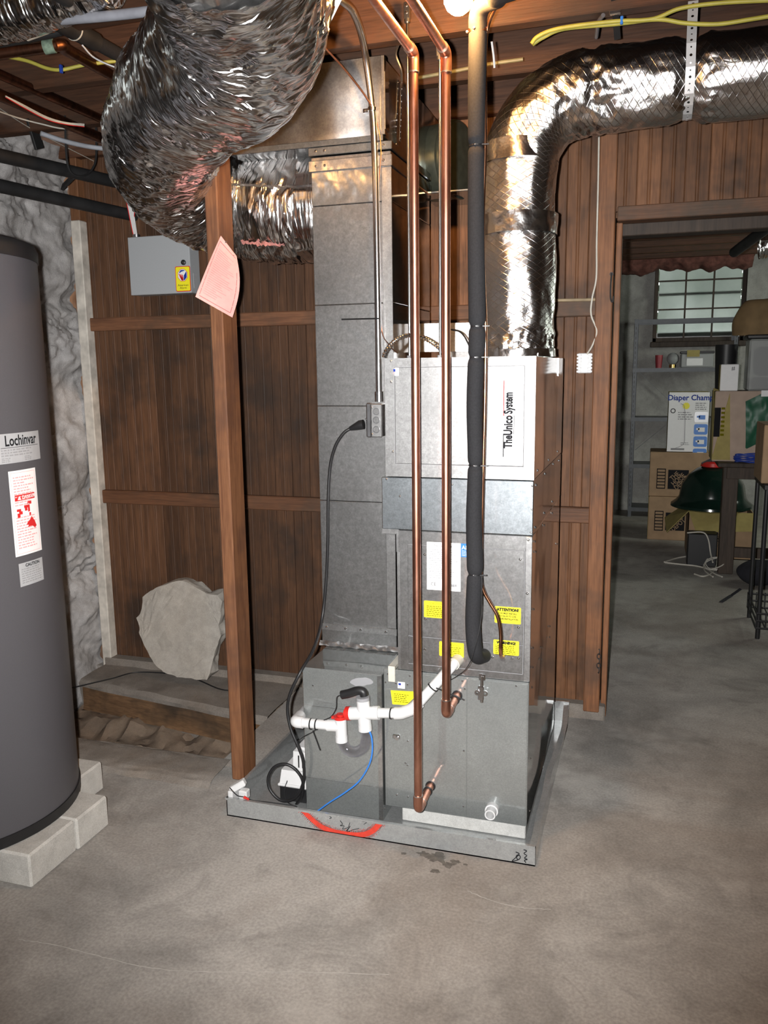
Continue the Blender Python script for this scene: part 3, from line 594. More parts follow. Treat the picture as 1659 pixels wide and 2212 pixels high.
screws(bd, [P(x, y, Y=YC-0.004) for x, y in ((835, 1035), (864, 1072), (977, 1046), (1150, 1049), (1149, 1100), (1147, 1150))], r=0.0032)
def sidescrews(parent, pts, r=0.004): screws(parent, [V((xr+0.0035, y, z)) for y, z in pts], (1, 0, 0), r)
sidescrews(bd, [(2.4, 1.11), (2.4, 0.985), (2.62, 1.115), (2.62, 0.99), (2.85, 1.12), (2.85, 0.99), (3.05, 1.11)])
sidescrews(um, [(2.42, 1.15), (2.7, 1.15), (2.98, 1.15)]); sidescrews(cm, [(2.39, 0.945), (2.41, 0.91), (2.39, 0.74), (2.39, 0.56), (2.62, 0.95), (2.62, 0.545), (2.85, 0.95), (2.85, 0.545), (3.05, 0.8), (2.39, 0.62)])
sidescrews(bw, [(2.38, 0.5), (2.38, 0.27), (2.38, 0.1), (2.62, 0.505), (2.85, 0.505)])
obj('clip_plate', G().box(xr+0.004, xr+0.007, 2.93, 3.05, 1.415, 1.475), 'tape', um)
# coil module front: stile, access panel, lower plate
obj('corner_stile', G().box(*sorted((A(1134, 1300)[0], -0.300)), YC-0.003, YC, 0.53, 0.966, 0.0008), 'galv_hi', cm)
ax0, ax1 = -0.672, A(1133, 1300)[0]-0.002
zt_, zm_, zb_ = A(1000, 1178)[1], A(1000, 1383)[1], A(1000, 1443)[1]
obj('access_panel', G().box(ax0, ax1, YC-0.003, YC, zm_+0.0015, zt_-0.006, 0.0008), 'galv', cm)
for q_ in ((ax1, ax1+0.0014, zb_, zt_), (ax0, ax1, zm_-0.0008, zm_+0.0006), (ax0, ax1, zt_-0.0062, zt_-0.005), (ax0, ax1, zb_-0.0015, zb_)):  # dark strips painting shade into the seams of the coil front
    obj('shade_line', G().box(q_[0], q_[1], YC-0.0035, YC, q_[2], q_[3]), 'greyprint', cm)
obj('lower_plate', G().box(ax0, ax1, YC-0.003, YC, zb_, zm_-0.0015, 0.0008), 'galv', cm)
screws(cm, [P(x, y, Y=YC-0.003) for x, y in ((918, 1198), (919, 1337), (918, 1403), (1124, 1208), (1120, 1355), (1064, 1420), (1106, 1423), (1120, 1422), (1141, 1166), (1139, 1282))], r=0.004)
def sticker(name, xa, ya, xb, yb, mat, parent, rnd=0.003, dz=0.0035):
    a, b = P(xa, ya, Y=YC-dz), P(xb, yb, Y=YC-dz); w, h = b.x-a.x, a.z-b.z; p = Plane(((a.x+b.x)/2, YC-dz, (a.z+b.z)/2)); return p, w, h, plate(name, p, w, h, mat, parent, rnd=rnd)
p, w, h, o = sticker('rating_label', 922, 1170, 995, 1278, 'paper', cm, 0.001)
text('The Unico System', p, 0.0095, 'print', o, xs=0.85, at=(0, h/2-0.011)); rects('print_lines', p, textlines(-w/2+0.006, w/2-0.006, h/2-0.022, 14, 0.0066, 0.0019, 0.5, 11), 'greyprint', o)
text('CE', p, 0.014, 'print', o, at=(-w/2+0.02, -h/2+0.018), xs=1.0); rects('approval_mark', p, [(w/2-0.028, w/2-0.018, -h/2+0.013, -h/2+0.021), (w/2-0.017, w/2-0.012, -h/2+0.014, -h/2+0.021)], 'greyprint', o)
p, w, h, o = sticker('blue_label', 996, 1174, 1016, 1204, 'blue', cm, 0.0005)
text('AI', p, 0.016, 'paper', o, at=(-0.004, h/2-0.012), bold=0.0003); rects('print_lines', p, textlines(-w/2+0.003, w/2-0.003, -0.001, 4, 0.0045, 0.0016, 0.3, 12), 'paper', o)
p, w, h, o = sticker('caution_sticker', 916, 1297, 970, 1337, 'yellow', cm)
text('CAUTION', p, 0.0085, 'olive', o, at=(0.0, h/2-0.008)); rects('print_lines', p, textlines(-w/2+0.008, w/2-0.008, h/2-0.015, 6, 0.0058, 0.0022, 0.25, 13), 'olive', o)
p, w, h, o = sticker('attention_sticker', 1069, 1309, 1125, 1349, 'yellow', cm)
text('ATTENTION!', p, 0.0115, 'print', o, at=(0, h/2-0.009), bold=0.0008, xs=0.95)
for k, s in enumerate(('YOU MUST INSTALL', 'TX VALVE TO COIL', 'BEFORE INSTALLATION')): text(s, p, 0.0068, 'print', o, at=(0, h/2-0.020-k*0.0085), xs=0.85, bold=0.0003)
p, w, h, o = sticker('warning_sticker', 949, 1385, 1002, 1421, 'yellow', cm)
text('WARNING', p, 0.0085, 'olive', o, at=(0.002, h/2-0.008)); rects('print_lines', p, textlines(-w/2+0.008, w/2-0.008, h/2-0.015, 5, 0.0058, 0.0022, 0.25, 14), 'olive', o)
p, w, h, o = sticker('warning_sticker', 1066, 1381, 1121, 1417, 'yellow', cm)
text('WARNING!', p, 0.0115, 'print', o, at=(0, h/2-0.008), bold=0.0008, xs=0.95); rects('print_lines', p, textlines(-w/2+0.006, w/2-0.005, h/2-0.016, 6, 0.0055, 0.0024, 0.15, 15), 'olive', o)
# blower module: front seams, latch, vents, drain stub, stickers
sx = A(1008, 1600)[0]
obj('front_panel', G().box(-0.747, sx, YC-0.0018, YC, 0.07, 0.516, 0.0006), 'galv_grey', bw); obj('front_panel', G().box(sx+0.002, xr-0.004, YC-0.0022, YC, 0.066, 0.518, 0.0006), 'galv_grey', bw)
lt = obj('latch', G().box(*[A(1040, 1500)[0]+k for k in (-0.009, 0.009)], YC-0.012, YC, *sorted((A(1040, 1510)[1], A(1040, 1480)[1])), 0.002), 'chrome', bw)
q = P(1040, 1496, Y=YC-0.012); obj('latch_wing', G().ring(q+V((-0.012, 0, 0)), q+V((-0.012, -0.006, 0)), 0.0085, 0.004, 12).ring(q+V((0.012, 0, 0)), q+V((0.012, -0.006, 0)), 0.0085, 0.004, 12), 'chrome', lt)
obj('latch_hook', G().box(q.x-0.005, q.x+0.005, YC-0.01, YC, q.z-0.035, q.z+0.05, 0.002).box(q.x-0.01, q.x+0.01, YC-0.006, YC, q.z+0.035, q.z+0.055, 0.002), 'chrome', lt)
screws(bw, [P(x, y, Y=YC-0.003) for x, y in ((838, 1456), (852, 1458), (885, 1460), (855, 1476), (880, 1479), (999, 1471), (1115, 1482), (881, 1601), (880, 1653), (876, 1648), (857, 1717), (881, 1721), (1002, 1622), (1001, 1742), (1004, 1488))], r=0.003)
q = P(857, 1590, Y=YC); obj('cable_clamp', G().box(q.x-0.012, q.x+0.012, YC-0.008, YC, q.z-0.008, q.z+0.008, 0.003).cyl(q+V((0.004, 0, -0.002)), q+V((0.004, -0.014, -0.002)), 0.006, 10), 'chrome', bw)
q = P(1064, 1745, Y=YC); obj('drain_stub', G().ring(q, q+V((0, -0.045, 0)), 0.0165, 0.0125, 24).ring(q, q+V((0, -0.02, 0)), 0.0205, 0.015, 24), 'white', bw, True)
ch = obj('white_channel', G().box(-0.738, -0.716, YC-0.004, 2.85, 0.5245, 0.536, 0.001).box(-0.738, -0.716, YC-0.006, YC, 0.485, 0.536, 0.001), 'offwhite', bw)
flag(plA(867, 1480, YC-0.003), 0.018, 0.014, bw)
a = [P(x, y, Y=YC-0.003) for x, y in ((844, 1491), (898, 1494), (898, 1504), (878, 1523), (848, 1521))]
ys = obj('notice_sticker', G().prism(a[::-1], (0, -0.0012, 0)), 'yellow', bw)
p = Plane(((a[0].x+a[1].x)/2, YC-0.003, (a[0].z+a[4].z)/2)); rects('print_lines', p, textlines(-0.03, 0.026, 0.014, 5, 0.006, 0.0024, 0.4, 16), 'olive', ys)
# ================================================================ return duct: box, riser, trunk
rd = thing('return_duct', 'tall galvanized sheet metal duct rising from a floor box to the joists', 'duct', (-0.91, 2.75, 0.006))
rx0, rx1, ry0, ry1 = -1.047, -0.783, 2.58, 3.06
rb = obj('floor_box', G().box(-1.031, -0.7615, YC, 3.09, 0.006, 0.501, 0.002), 'galv_grey', rd)
obj('box_edge', G().box(-0.776, -0.7615, YC-0.0025, YC, 0.01, 0.498), 'galv_hi', rb); obj('box_seam', G().box(-1.028, -0.779, YC-0.0012, YC, 0.372, 0.374), 'galv_hi', rb); obj('box_seam', G().box(-1.028, -0.779, YC-0.0012, YC, 0.12, 0.1215), 'galv_hi', rb)
g = G(); g.v = [P(781+(25+5*nz((math.cos(k*0.26)*2, math.sin(k*0.26)*2, 4)))*math.cos(k*math.pi/12), 1473+(9+3*nz((math.cos(k*0.26)*3, math.sin(k*0.26)*3, 1)))*math.sin(k*math.pi/12), Y=YC-0.0012) for k in range(24)]; g.f = [tuple(range(24))]; obj('dark_oval', g, 'greyprint', rb)  # irregular dark grey oval on the box front
screws(rb, [P(x, y, Y=YC-0.003) for x, y in ((676, 1481), (833, 1474), (831, 1746))], r=0.003)
zc = [0.575] + [A(760, y, 2.58)[1] for y in (1083, 877, 657, 440)] + [2.108]
for k in range(5): obj('duct_section', G().box(rx0, rx1, ry0, ry1, zc[k]+0.0008, zc[k+1]-0.0008, 0.0018), 'galv', rd)
obj('duct_boot', G().box(rx0-0.004, rx1+0.004, ry0-0.004, ry1+0.004, 0.501, 0.576, 0.002), 'galv', rd)
bt = obj('boot_flange', G().box(rx0-0.002, rx1+0.006, ry0-0.0085, ry0-0.003, 0.556, 0.580, 0.001), 'galv_hi', rd)
screws(bt, [V((x, ry0-0.0085, 0.567)) for x in (-1.03, -0.96, -0.905, -0.815)], r=0.005)
obj('corner_seam', G().box(rx1-0.030, rx1+0.003, ry0-0.0035, ry0, 0.58, 2.06, 0.001), 'galv_hi', rd)
obj('seam_tape', G().grid(lambda i, j: V((rx0-0.01+0.29*i, ry0-0.006-0.012*j+0.004*nz((i*9, j, 0)), 0.503+0.014*(1-j)+0.004*nz((i*14, j*3, 2)))), 50, 4), 'galv_hi', rd, True)
for z0_, z1_ in ((2.062, 2.096), (2.11, 2.135)):
    o = obj('slip_joint', G().box(rx0-0.006, rx1+0.006, ry0-0.008, ry1, z0_, z1_, 0.002), 'galv_hi' if z0_ < 2.1 else 'galv_blue', rd)
    screws(o, [V((x, ry0-0.008, (z0_+z1_)/2)) for x in (rx0+0.02, rx0+0.05, rx1-0.02)], r=0.0045)
tr = thing('trunk_duct', 'wide galvanized trunk duct box under the joists, lit warm by the bulb', 'duct', (-1.08, 2.9, 2.15))
obj('trunk_body', G().box(-1.36, -0.808, 2.58, 3.32, 2.153, 2.382, 0.002), 'galv_trunk', tr)
obj('trunk_slip', G().box(-1.36, -0.806, 2.574, 2.58, 2.137, 2.155, 0.001), 'galv_blue', tr)
es = obj('edge_strip', G().box(-0.8085, -0.798, 2.578, 2.62, 2.17, 2.335, 0.001).box(-0.81, -0.800, 2.577, 2.60, 2.155, 2.38, 0.001), 'galv_hi', tr)
screws(tr, [V((-0.806, 2.64, 2.32)), V((-0.806, 2.64, 2.19)), V((-0.806, 2.72, 2.16))], (1, 0, 0), 0.004)
# ================================================================ foil ducts
def foiltube(path, rad, seg, disp):
    g = G().tube(path, rad, seg, False); L = 0.0
    for i, p in enumerate(path):
        if i: L += (p-path[i-1]).length
        for j in range(seg):
            k = i*seg+j; d = g.v[k]-p; a = 2*math.pi*j/seg; g.v[k] = p+d*(1+disp(L, a, i)/max(d.length, 1e-4))
    return g
def flexdisp(amp, seed):
    def f(s, a, i):
        c, d = math.cos(a), math.sin(a); w = 0.25*nz((c*2, d*2, s*4+seed))
        r1 = 1-abs(nz((s*30+w*9+seed, c*1.3, d*1.3)))*2; r2 = 1-abs(nz((s*68+w*16, c*2.6+seed, d*2.6)))*2
        return amp*(1.3*r1+0.5*r2)+0.014*nz((s*5, c*1.4, d*1.4+seed))-0.004
    return f
fd = thing('flexible_duct', 'fat crinkled silver foil flexible duct looping down behind the wooden post', 'duct', P(360, 380, Y=2.45))
FL = [P(470, -190, Y=1.33), P(520, -60, Y=1.47), P(530, 45, Y=1.6), P(472, 150, Y=1.76), P(388, 222, Y=2.02), P(349, 332, Y=2.38), P(406, 415, Y=2.68), P(520, 448, Y=2.83), P(600, 455, Y=2.84), P(680, 458, Y=2.84)]
fp = curve(FL, 44); fp[-1].x = rx0
fr_ = []
for i in range(len(fp)):
    t = i/(len(fp)-1)*9; fr_.append(0.158 if t < 2 else 0.158+0.004*min(1, t-2) if t < 4 else 0.162+0.003*min(1, (t-4)/2) if t < 6 else 0.165+0.012*min(1, (t-6)/2))
fpx = [i for i, p in enumerate(fp) if p.x < rx0+0.001]
obj('foil_sleeve', foiltube(fp, fr_, 132, flexdisp(0.0075, 2.0)), 'flex', fd, True, True)
obj('metal_collar', G().tube([FL[0]+(FL[0]-FL[1])*1.5, FL[0], FL[1], fp[int(44*1.25)]], 0.155, 48, False), 'galv_hi', fd, True)
st = fp[int(44*1.5)]
# torn seam showing pink insulation on the underside by the riser
def tear(i, j):
    k = int(44*(7.4+1.15*i)); p = fp[min(k, len(fp)-1)]; n = V((0, -0.72+0.2*(j-0.5), -0.74+0.3*(j-0.5))).normalized(); e = 0.006*math.sin(math.pi*i)*math.sin(math.pi*j)
    return p+n*(fr_[-1]+0.004+e+0.006*nz((i*14, j*9, 3)))+V((0, 0, 0.012*nz((i*11, 0, 5))*(1 if j > 0.5 else -1)))
M['pinkfibre'] = plain('pink_fibre', (0.4, 0.17, 0.15), 0.95, 0, 0.3, 60, 0.9)
obj('exposed_insulation', G().grid(tear, 30, 8), 'pinkfibre', fd, True)
f2 = thing('flexible_duct', 'second foil flexible duct running behind the trunk, seen above the fat one', 'duct', (-1.4, 3.0, 1.98))
p2_ = curve([V((-1.75, 3.1, 2.13)), V((-1.5, 3.04, 2.07)), V((-1.2, 3.0, 2.05)), V((-0.92, 3.0, 2.06))], 26)
p2_ = curve([P(470, 330, Y=2.98), P(540, 318, Y=2.95), P(610, 312, Y=2.95), P(668, 312, Y=2.95)], 26)
obj('foil_sleeve', foiltube(p2_, 0.062, 64, flexdisp(0.004, 9.0)), 'flex', f2, True, True)
# hangers of the big flexible duct
def strapgeom(pts, w, side, th=0.0012, hole=0.0032, pitch=0.019):
    """perforated hanger strap along a polyline: square cells each with a real round hole"""
    g = G(); pts = [V(p) for p in pts]; side = V(side).normalized(); cells = []
    for a, b in zip(pts, pts[1:]):
        n = max(1, round((b-a).length/pitch)); cells += [(a+(b-a)*k/n, a+(b-a)*(k+1)/n, k) for k in range(n)]
    for a, b, k in cells:
        d = (b-a)/2; c = (a+b)/2; s = side*w/2; du = d.normalized(); h = hole*(1.25 if k % 2 else 0.75)
        n0 = len(g.v); sq = [(1, 0), (1, 1), (0, 1), (-1, 1), (-1, 0), (-1, -1), (0, -1), (1, -1)]
        nn = du.cross(side)*th/2
        for o_ in (nn, -nn):
            g.v += [c+d*x+s*y+o_ for x, y in sq]; g.v += [c+du*h*math.cos(math.pi*t/4)+side*h*math.sin(math.pi*t/4)+o_ for t in range(8)]
        for t in range(8):
            u = (t+1) % 8; g.f += [(n0+t, n0+u, n0+8+u, n0+8+t), (n0+16+u, n0+16+t, n0+24+t, n0+24+u), (n0+8+t, n0+8+u, n0+24+u, n0+24+t), (n0+u, n0+t, n0+16+t, n0+16+u)]
    return g
M['strap'] = plain('white_strap', (0.7, 0.7, 0.71), 0.35, 0.5, 0.06)
tag(obj('hanger_strap', strapgeom([P(733, -12, Y=1.78), P(697, 62, Y=1.80), P(680, 100, Y=1.81)], 0.021, RT), 'strap'), 'white perforated strap slanting up beside the fat flexible duct', 'strap', 'perforated hanger straps')
tag(obj('hanger_strap', strapgeom([P(357, -20, Y=1.75), P(374, 52, Y=1.76), P(392, 95, Y=1.78)], 0.02, RT), 'steel'), 'dull grey strap above the left crease of the fat flexible duct', 'strap', 'perforated hanger straps')
# insulated supply duct
ix = thing('insulated_duct', 'foil-faced insulated supply duct rising from the air handler and turning right', 'duct', (-0.421, 2.8, 1.478))
R_ = 0.119
ip = fillet([V((-0.421, 2.8, 1.479)), V((-0.421, 2.8, 1.6)), V((-0.421, 2.8, 2.272)), V((0.3, 2.8, 2.283)), V((2.3, 2.8, 2.283))], 0.235, 40)
def resample(pts, step):
    out = [pts[0]]; acc = 0
    for a, b in zip(pts, pts[1:]):
        l = (b-a).length
        if l < 1e-6: continue
        while acc+l >= step:
            t = (step-acc)/l; a = a+(b-a)*t; out.append(a); l = (b-a).length; acc = 0
        acc += l
    return out
ip = resample(ip, 0.009)
def scrimdisp(s, a, i):
    p = ip[min(i, len(ip)-1)]; c, d = math.cos(a), math.sin(a); v = 0.010*nz((s*4, c*1.5, d*1.5))+0.0035*nz((s*16, c*4, d*4))
    el = math.exp(-((s-0.92)/0.13)**2); v += el*(0.012*(1-abs(nz((s*22, c*3, d*3)))*2)-0.006)
    dx = abs(p.x-0.08); v -= 0.015*math.exp(-(dx/0.03)**2)*(1+0.5*nz((a*5, s*30, 0))); v += 0.007*math.exp(-((dx-0.05)/0.03)**2)*nz((a*6, s*40, 2))
    if p.z < 1.56 and p.x < -0.3: v += 0.006*(1-abs(nz((s*40, c*6, d*6)))*2)
    return v
obj('foil_jacket', foiltube(ip, R_, 96, scrimdisp), 'fsk', ix, True, True)
def band(z0, z1, sd):
    pth = [V((-0.421, 2.8, z0+(z1-z0)*k/12)) for k in range(13)]
    o = obj('tape_band', foiltube(pth, R_+0.006, 96, lambda s, a, i: 0.003*nz((s*30+sd, math.cos(a)*5, math.sin(a)*5))+0.010*nz((z0*4+s*4, math.cos(a)*1.5, math.sin(a)*1.5))), 'tape', ix, True)
band(P(1120, 500, Y=2.7).z, P(1120, 455, Y=2.7).z, 1); band(1.479, 1.505, 4)
pth = [V((-0.421, 2.8, z)) for z in (P(1120, 340, Y=2.7).z, P(1120, 292, Y=2.7).z)]
obj('collar_wrap', foiltube(resample(pth, 0.01), R_+0.005, 96, lambda s, a, i: 0.008*nz((s*9, math.cos(a)*2, math.sin(a)*2))), 'tape', ix, True)
zr = 2.283; wrap = [V((0.079, 2.8-(R_-0.008)*math.cos(t), zr-(R_-0.008)*math.sin(t))) for t in [k*math.pi/10 for k in range(0, 11)]]
hs = thing('hanger_strap', 'white perforated strap wrapped under the horizontal insulated duct', 'strap', (0.079, 2.8, 2.15), 'perforated hanger straps')
obj('strap_band', strapgeom([V((0.071, 2.525, 2.55)), V((0.073, 2.525, 2.41)), V((0.077, 2.655, 2.335))]+wrap[0:8], 0.026, (1, 0, 0)), 'strap', hs)
screws(hs, [V((0.071, 2.523, 2.44))], r=0.007)
# round green-grey duct end and plate behind the copper pipes
gd = thing('round_duct_cap', 'dark green-grey round duct end behind the second copper pipe', 'duct', (-0.55, 3.2, 1.95))
q = P(992, 345, Y=3.2); obj('duct_end', G().lathe([(0.135, -0.12), (0.135, 0.0), (0.125, 0.012), (0.0, 0.02)], q, 40, (1, -0.35, 0)), 'greygreen', gd, True)
obj('duct_rim', G().lathe([(0.138, -0.02), (0.141, -0.01), (0.138, 0.0)], q, 40, (1, -0.35, 0)), 'greygreen', gd, True)
q = P(975, 422, Y=3.2); tag(obj('metal_shelf_plate', G().box(q.x-0.1, q.x+0.14, 3.1, 3.36, q.z-0.008, q.z, 0.002), 'galv_blue'), 'thin grey plate under the round duct end, against the plank wall', 'plate')
q0, q1 = P(838, 758, Y=2.95), P(1012, 700, Y=2.95)
g = G().obox((q0+q1)/2, V((0.985, 0.17, 0)), V((-0.17, 0.985, 0.03)).normalized(), V((0, 0, 1)), 0.165, 0.003, 0.05)
pc = tag(obj('collar_plate', g.box(-0.70, -0.45, 3.0, 3.02, 1.478, 1.53), 'galv_hi'), 'bright sheet metal collar plate standing on the air handler behind the copper pipes', 'plate')
# ================================================================ copper pipes
def cpipe(label, X, zb, zt, yp=2.2, r=0.0118):
    t = thing('copper_pipe', label, 'pipe', (X, yp, zb), 'vertical copper pipes in front of the air handler')
    obj('riser', G().cyl((X, yp, zb+0.03), (X, yp, zt-0.03), r, 24), 'copper', t, True)
    obj('overhead_run', G().cyl((X, yp-0.03, zt), (X, 0.4, zt+0.012), r, 24), 'copper', t, True)
    obj('stub', G().cyl((X, yp+0.025, zb), (X, 2.352, zb), r, 24), 'copper', t, True)
    R2 = r*1.22
    for z, dz, dy in ((zt, -1, -1), (zb, 1, 1)):
        e = obj('elbow', G().tube(fillet([V((X, yp, z+dz*0.045)), V((X, yp, z)), V((X, yp+dy*0.04, z))], 0.026, 8), R2, 24), 'copper', t, True)
        obj('solder_ring', G().cyl((X, yp, z+dz*0.045), (X, yp, z+dz*0.048), R2*1.02, 24), 'solder', e, True); obj('solder_ring', G().cyl((X, yp+dy*0.04, z), (X, yp+dy*0.043, z), R2*1.02, 24), 'solder', e, True)
    obj('stub_shadow', G().cyl((X, 2.3455, zb), (X, 2.349, zb), 0.0165, 16), 'black', t)  # black disc standing in for the small shadow where the stub enters
    obj('clamp', G().cyl((X, 2.31, zb), (X, 2.316, zb), r*1.25, 20), 'black', t, True)
    return t
cpipe('longer left copper pipe dropping to the foot of the air handler', -0.604, 0.152, 2.24)
cpipe('shorter right copper pipe ending halfway down the blower module', -0.519, 0.462, 2.23)
# ================================================================ insulated refrigerant hose and thin line
hz = thing('insulated_hose', 'black foam-insulated refrigerant hose with cable ties beside the copper pipes', 'hose', (-0.44, 2.22, 0.6))
ties = [315, 705, 772, 1005, 1240]
ctr = [V((0.9, 2.06, 2.36)), V((0.1, 2.07, 2.355)), P(1108, -22, Y=2.12), P(1075, -4, Y=2.17), P(1046, 8, Y=2.2), P(1033, 35, Y=2.22)]+[P(x, y, Y=2.23) for x, y in ((1032, 90), (1030, 200), (1029, 315), (1028, 500), (1031, 705), (1029, 772), (1025, 880), (1027, 1005), (1024, 1120), (1026, 1240), (1022, 1340), (1025, 1398))]+[P(1031, 1418, Y=2.26), P(1042, 1417, Y=2.32), P(1046, 1416, Y=2.352)]
hp_ = curve(ctr, 14); tz = [P(1029, y, Y=2.23).z for y in ties]; hr = []
for p in hp_:
    k = min([abs(p.z-z) for z in tz]); hr.append((0.0222-0.0055*math.exp(-(k/0.008)**2)+0.001*math.sin(p.z*9)) if p.y > 2.2 else 0.0225)
obj('foam_sleeve', G().tube(hp_, hr, 28), 'foam', hz, True)
for z in tz:
    q = min(hp_, key=lambda p: abs(p.z-z)); o = obj('cable_tie', G().ring(q-V((0, 0, 0.002)), q+V((0, 0, 0.002)), 0.0188, 0.0165, 24), 'black', hz, True)
    screws(o, [q+V((0.0, -0.0185, 0))], r=0.0022); obj('tie_tail', G().bar(q+V((0.016, -0.01, 0)), q+V((0.034, -0.006, 0)), 0.004, 0.003), 'black', o)
q = P(1032, 68, Y=2.23); o = obj('hose_clamp', G().ring(q-V((0, 0, 0.005)), q+V((0, 0, 0.005)), 0.0248, 0.022, 28), 'copper_old', hz, True); screws(o, [q+V((-0.026, -0.006, 0)), q+V((-0.004, -0.0245, 0))], r=0.004)
tl = thing('thin_copper_line', 'thin bright copper tube running down beside the black hose', 'pipe', (-0.41, 2.25, 0.6))
ctr = [V((0.9, 2.10, 2.345)), V((0.1, 2.11, 2.34)), P(1100, -12, Y=2.14), P(1068, 22, Y=2.2)]+[P(x, y, Y=2.235) for x, y in ((1050, 80), (1048, 200), (1048, 330), (1043, 480), (1045, 600), (1049, 720), (1047, 880), (1044, 1000), (1041, 1120), (1039, 1240), (1044, 1275), (1058, 1302), (1074, 1330), (1081, 1365), (1081, 1405))]+[P(1083, 1419, Y=2.27), P(1089, 1418, Y=2.352)]
obj('tube', G().tube(curve(ctr, 10), 0.0048, 12), 'copper_new', tl, True)
q = P(1088, 1418, Y=2.345); obj('flare_nut', G().cyl(q, q-V((0, 0.022, 0)), 0.0085, 6), 'steel', tl)
tag(obj('sensor_wire', G().tube(curve([P(1041, 1245, Y=2.21), P(1040, 1330, Y=2.2), P(1026, 1400, Y=2.19), P(1010, 1440, Y=2.2), P(985, 1462, Y=2.28), P(950, 1480, Y=2.345)], 8), 0.0011, 6), 'black', None, True), 'hair-thin dark wire curving from the black hose to the blower module', 'wire')
# ================================================================ conduit, outlet, power cord
cn = thing('conduit', 'shiny steel conduit running down the duct front to the outlet box', 'conduit', P(818, 868, Y=2.555))
cp = curve([P(690, -60, Y=2.26), P(728, -8, Y=2.31), P(760, 22, Y=2.37), P(780, 72, Y=2.45), P(791, 130, Y=2.51), P(803, 225, Y=2.55), P(808, 300, Y=2.556), P(812, 420, Y=2.556), P(816, 650, Y=2.556), P(819, 862, Y=2.556)], 12)
obj('tube', G().tube(cp, 0.0105, 20), 'chrome', cn, True)
q = P(804, 236, Y=2.55); o = obj('pipe_strap', G().ring(q-V((0, 0, 0.005)), q+V((0, 0, 0.005)), 0.0135, 0.0105, 20).box(q.x-0.032, q.x, q.y+0.006, q.y+0.01, q.z-0.006, q.z+0.006), 'chrome', cn, True); screws(o, [q+V((-0.024, 0.004, 0))], r=0.005)
q = P(819, 858, Y=2.556); obj('connector', G().cyl(q-V((0, 0, 0.014)), q+V((0, 0, 0.018)), 0.0145, 20), 'chrome', cn, True)
o = obj('cable_tie', G().bar(P(738, 690, Y=2.572), P(818, 688, Y=2.54), 0.003, 0.005), 'black', cn)
ob = thing('outlet_box', 'small galvanized outlet box with round knockouts on the duct front', 'outlet box', P(806, 946, Y=2.55))
a, b = P(800, 872, Y=2.53), P(826, 945, Y=2.53)
bx_ = obj('box', G().box(a.x, b.x, 2.53, 2.578, b.z, a.z, 0.003), 'galv_hi', ob)
for k in range(3):
    c = P(813, 889+18.5*k+(0 if k < 2 else 2), Y=2.53); o = obj('knockout', G().ring(c, c-V((0, 0.0015, 0)), 0.0115, 0.0085, 20), 'steel', ob)
    obj('knockout_disc', G().cyl(c, c-V((0, 0.0008, 0)), 0.008, 20), 'galv', o)
rc = obj('cover_plate', G().box(a.x-0.019, a.x-0.001, 2.54, 2.575, b.z-0.002, a.z+0.002, 0.004), 'steel', ob); screws(ob, [P(803, 880, Y=2.53), P(804, 938, Y=2.53), V((a.x-0.022, 2.55, P(775, 905, Y=2.55).z))], r=0.003)
pc_ = thing('power_cord', 'thick black power cord plugged into the outlet box and hanging to the pan', 'cord', P(640, 1700, Y=2.33))
q = P(778, 918, Y=2.55); obj('plug', G().tube([q+V((0.012, 0, 0.002)), q, P(768, 922, Y=2.55), P(756, 926, Y=2.55)], [0.016, 0.016, 0.012, 0.007], 14), 'black', pc_, True)
cc = [P(758, 925, Y=2.55), P(742, 936, Y=2.545), P(724, 965, Y=2.545), P(713, 1010, Y=2.55), P(709, 1080, Y=2.55), P(708, 1170, Y=2.55), P(704, 1260, Y=2.55), P(695, 1340, Y=2.53), P(678, 1400, Y=2.42), P(650, 1450, Y=2.335), P(628, 1495, Y=2.32), P(621, 1530, Y=2.32), P(627, 1570, Y=2.315), P(642, 1608, Y=2.31), P(654, 1640, Y=2.315), P(657, 1675, Y=2.32), P(650, 1705, Y=2.325), P(632, 1727, Y=2.325), P(605, 1728, Y=2.325), P(583, 1705, Y=2.33), P(580, 1678, Y=2.335), P(594, 1656, Y=2.34), P(618, 1651, Y=2.345), P(640, 1664, Y=2.35), P(654, 1688, Y=2.355), P(652, 1720, Y=2.36), P(640, 1738, Y=2.37)]
obj('cable', G().tube(curve(cc, 8), 0.0052, 10), 'black', pc_, True)
# ================================================================ PVC condensate drain
pv = thing('pvc_drain', 'white PVC condensate drain with a cross fitting and clear trap', 'drain pipe', P(780, 1630, Y=2.28))
Yp = 2.278; pr = 0.0155
def Q(x, y, Y=Yp): return P(x, y, Y=Y)
obj('outlet_pipe', G().tube(fillet([P(990, 1424, Y=2.352), P(978, 1437, Y=2.30), Q(893, 1531), Q(866, 1541), Q(815, 1540)], 0.04, 8), pr, 22), 'white', pv, True)
obj('threaded_end', G().tube([P(990, 1424, Y=2.352), P(980, 1435, Y=2.315)], 0.0185, 22), 'offwhite', pv, True)
obj('elbow', G().tube(fillet([Q(905, 1518), Q(893, 1531), Q(866, 1541), Q(853, 1541)], 0.03, 8), pr*1.22, 22), 'white', pv, True)
cf = obj('cross_fitting', G().tube([Q(757, 1541), Q(816, 1540)], 0.0205, 24).tube([Q(784, 1511), Q(789, 1576)], 0.0205, 24).tube([Q(806, 1540), Q(819, 1540)], 0.0215, 24).tube([Q(788.2, 1566), Q(789, 1577)], 0.0215, 24), 'white', pv, True)
obj('red_cap', G().tube([Q(748, 1541), Q(757, 1541)], 0.0215, 20).tube([Q(744, 1541), Q(749, 1541)], 0.012, 12), 'red', pv, True)
obj('grey_cap', G().tube([Q(784, 1512), Q(783.6, 1505)], 0.0215, 24), 'greyprint', pv, True)
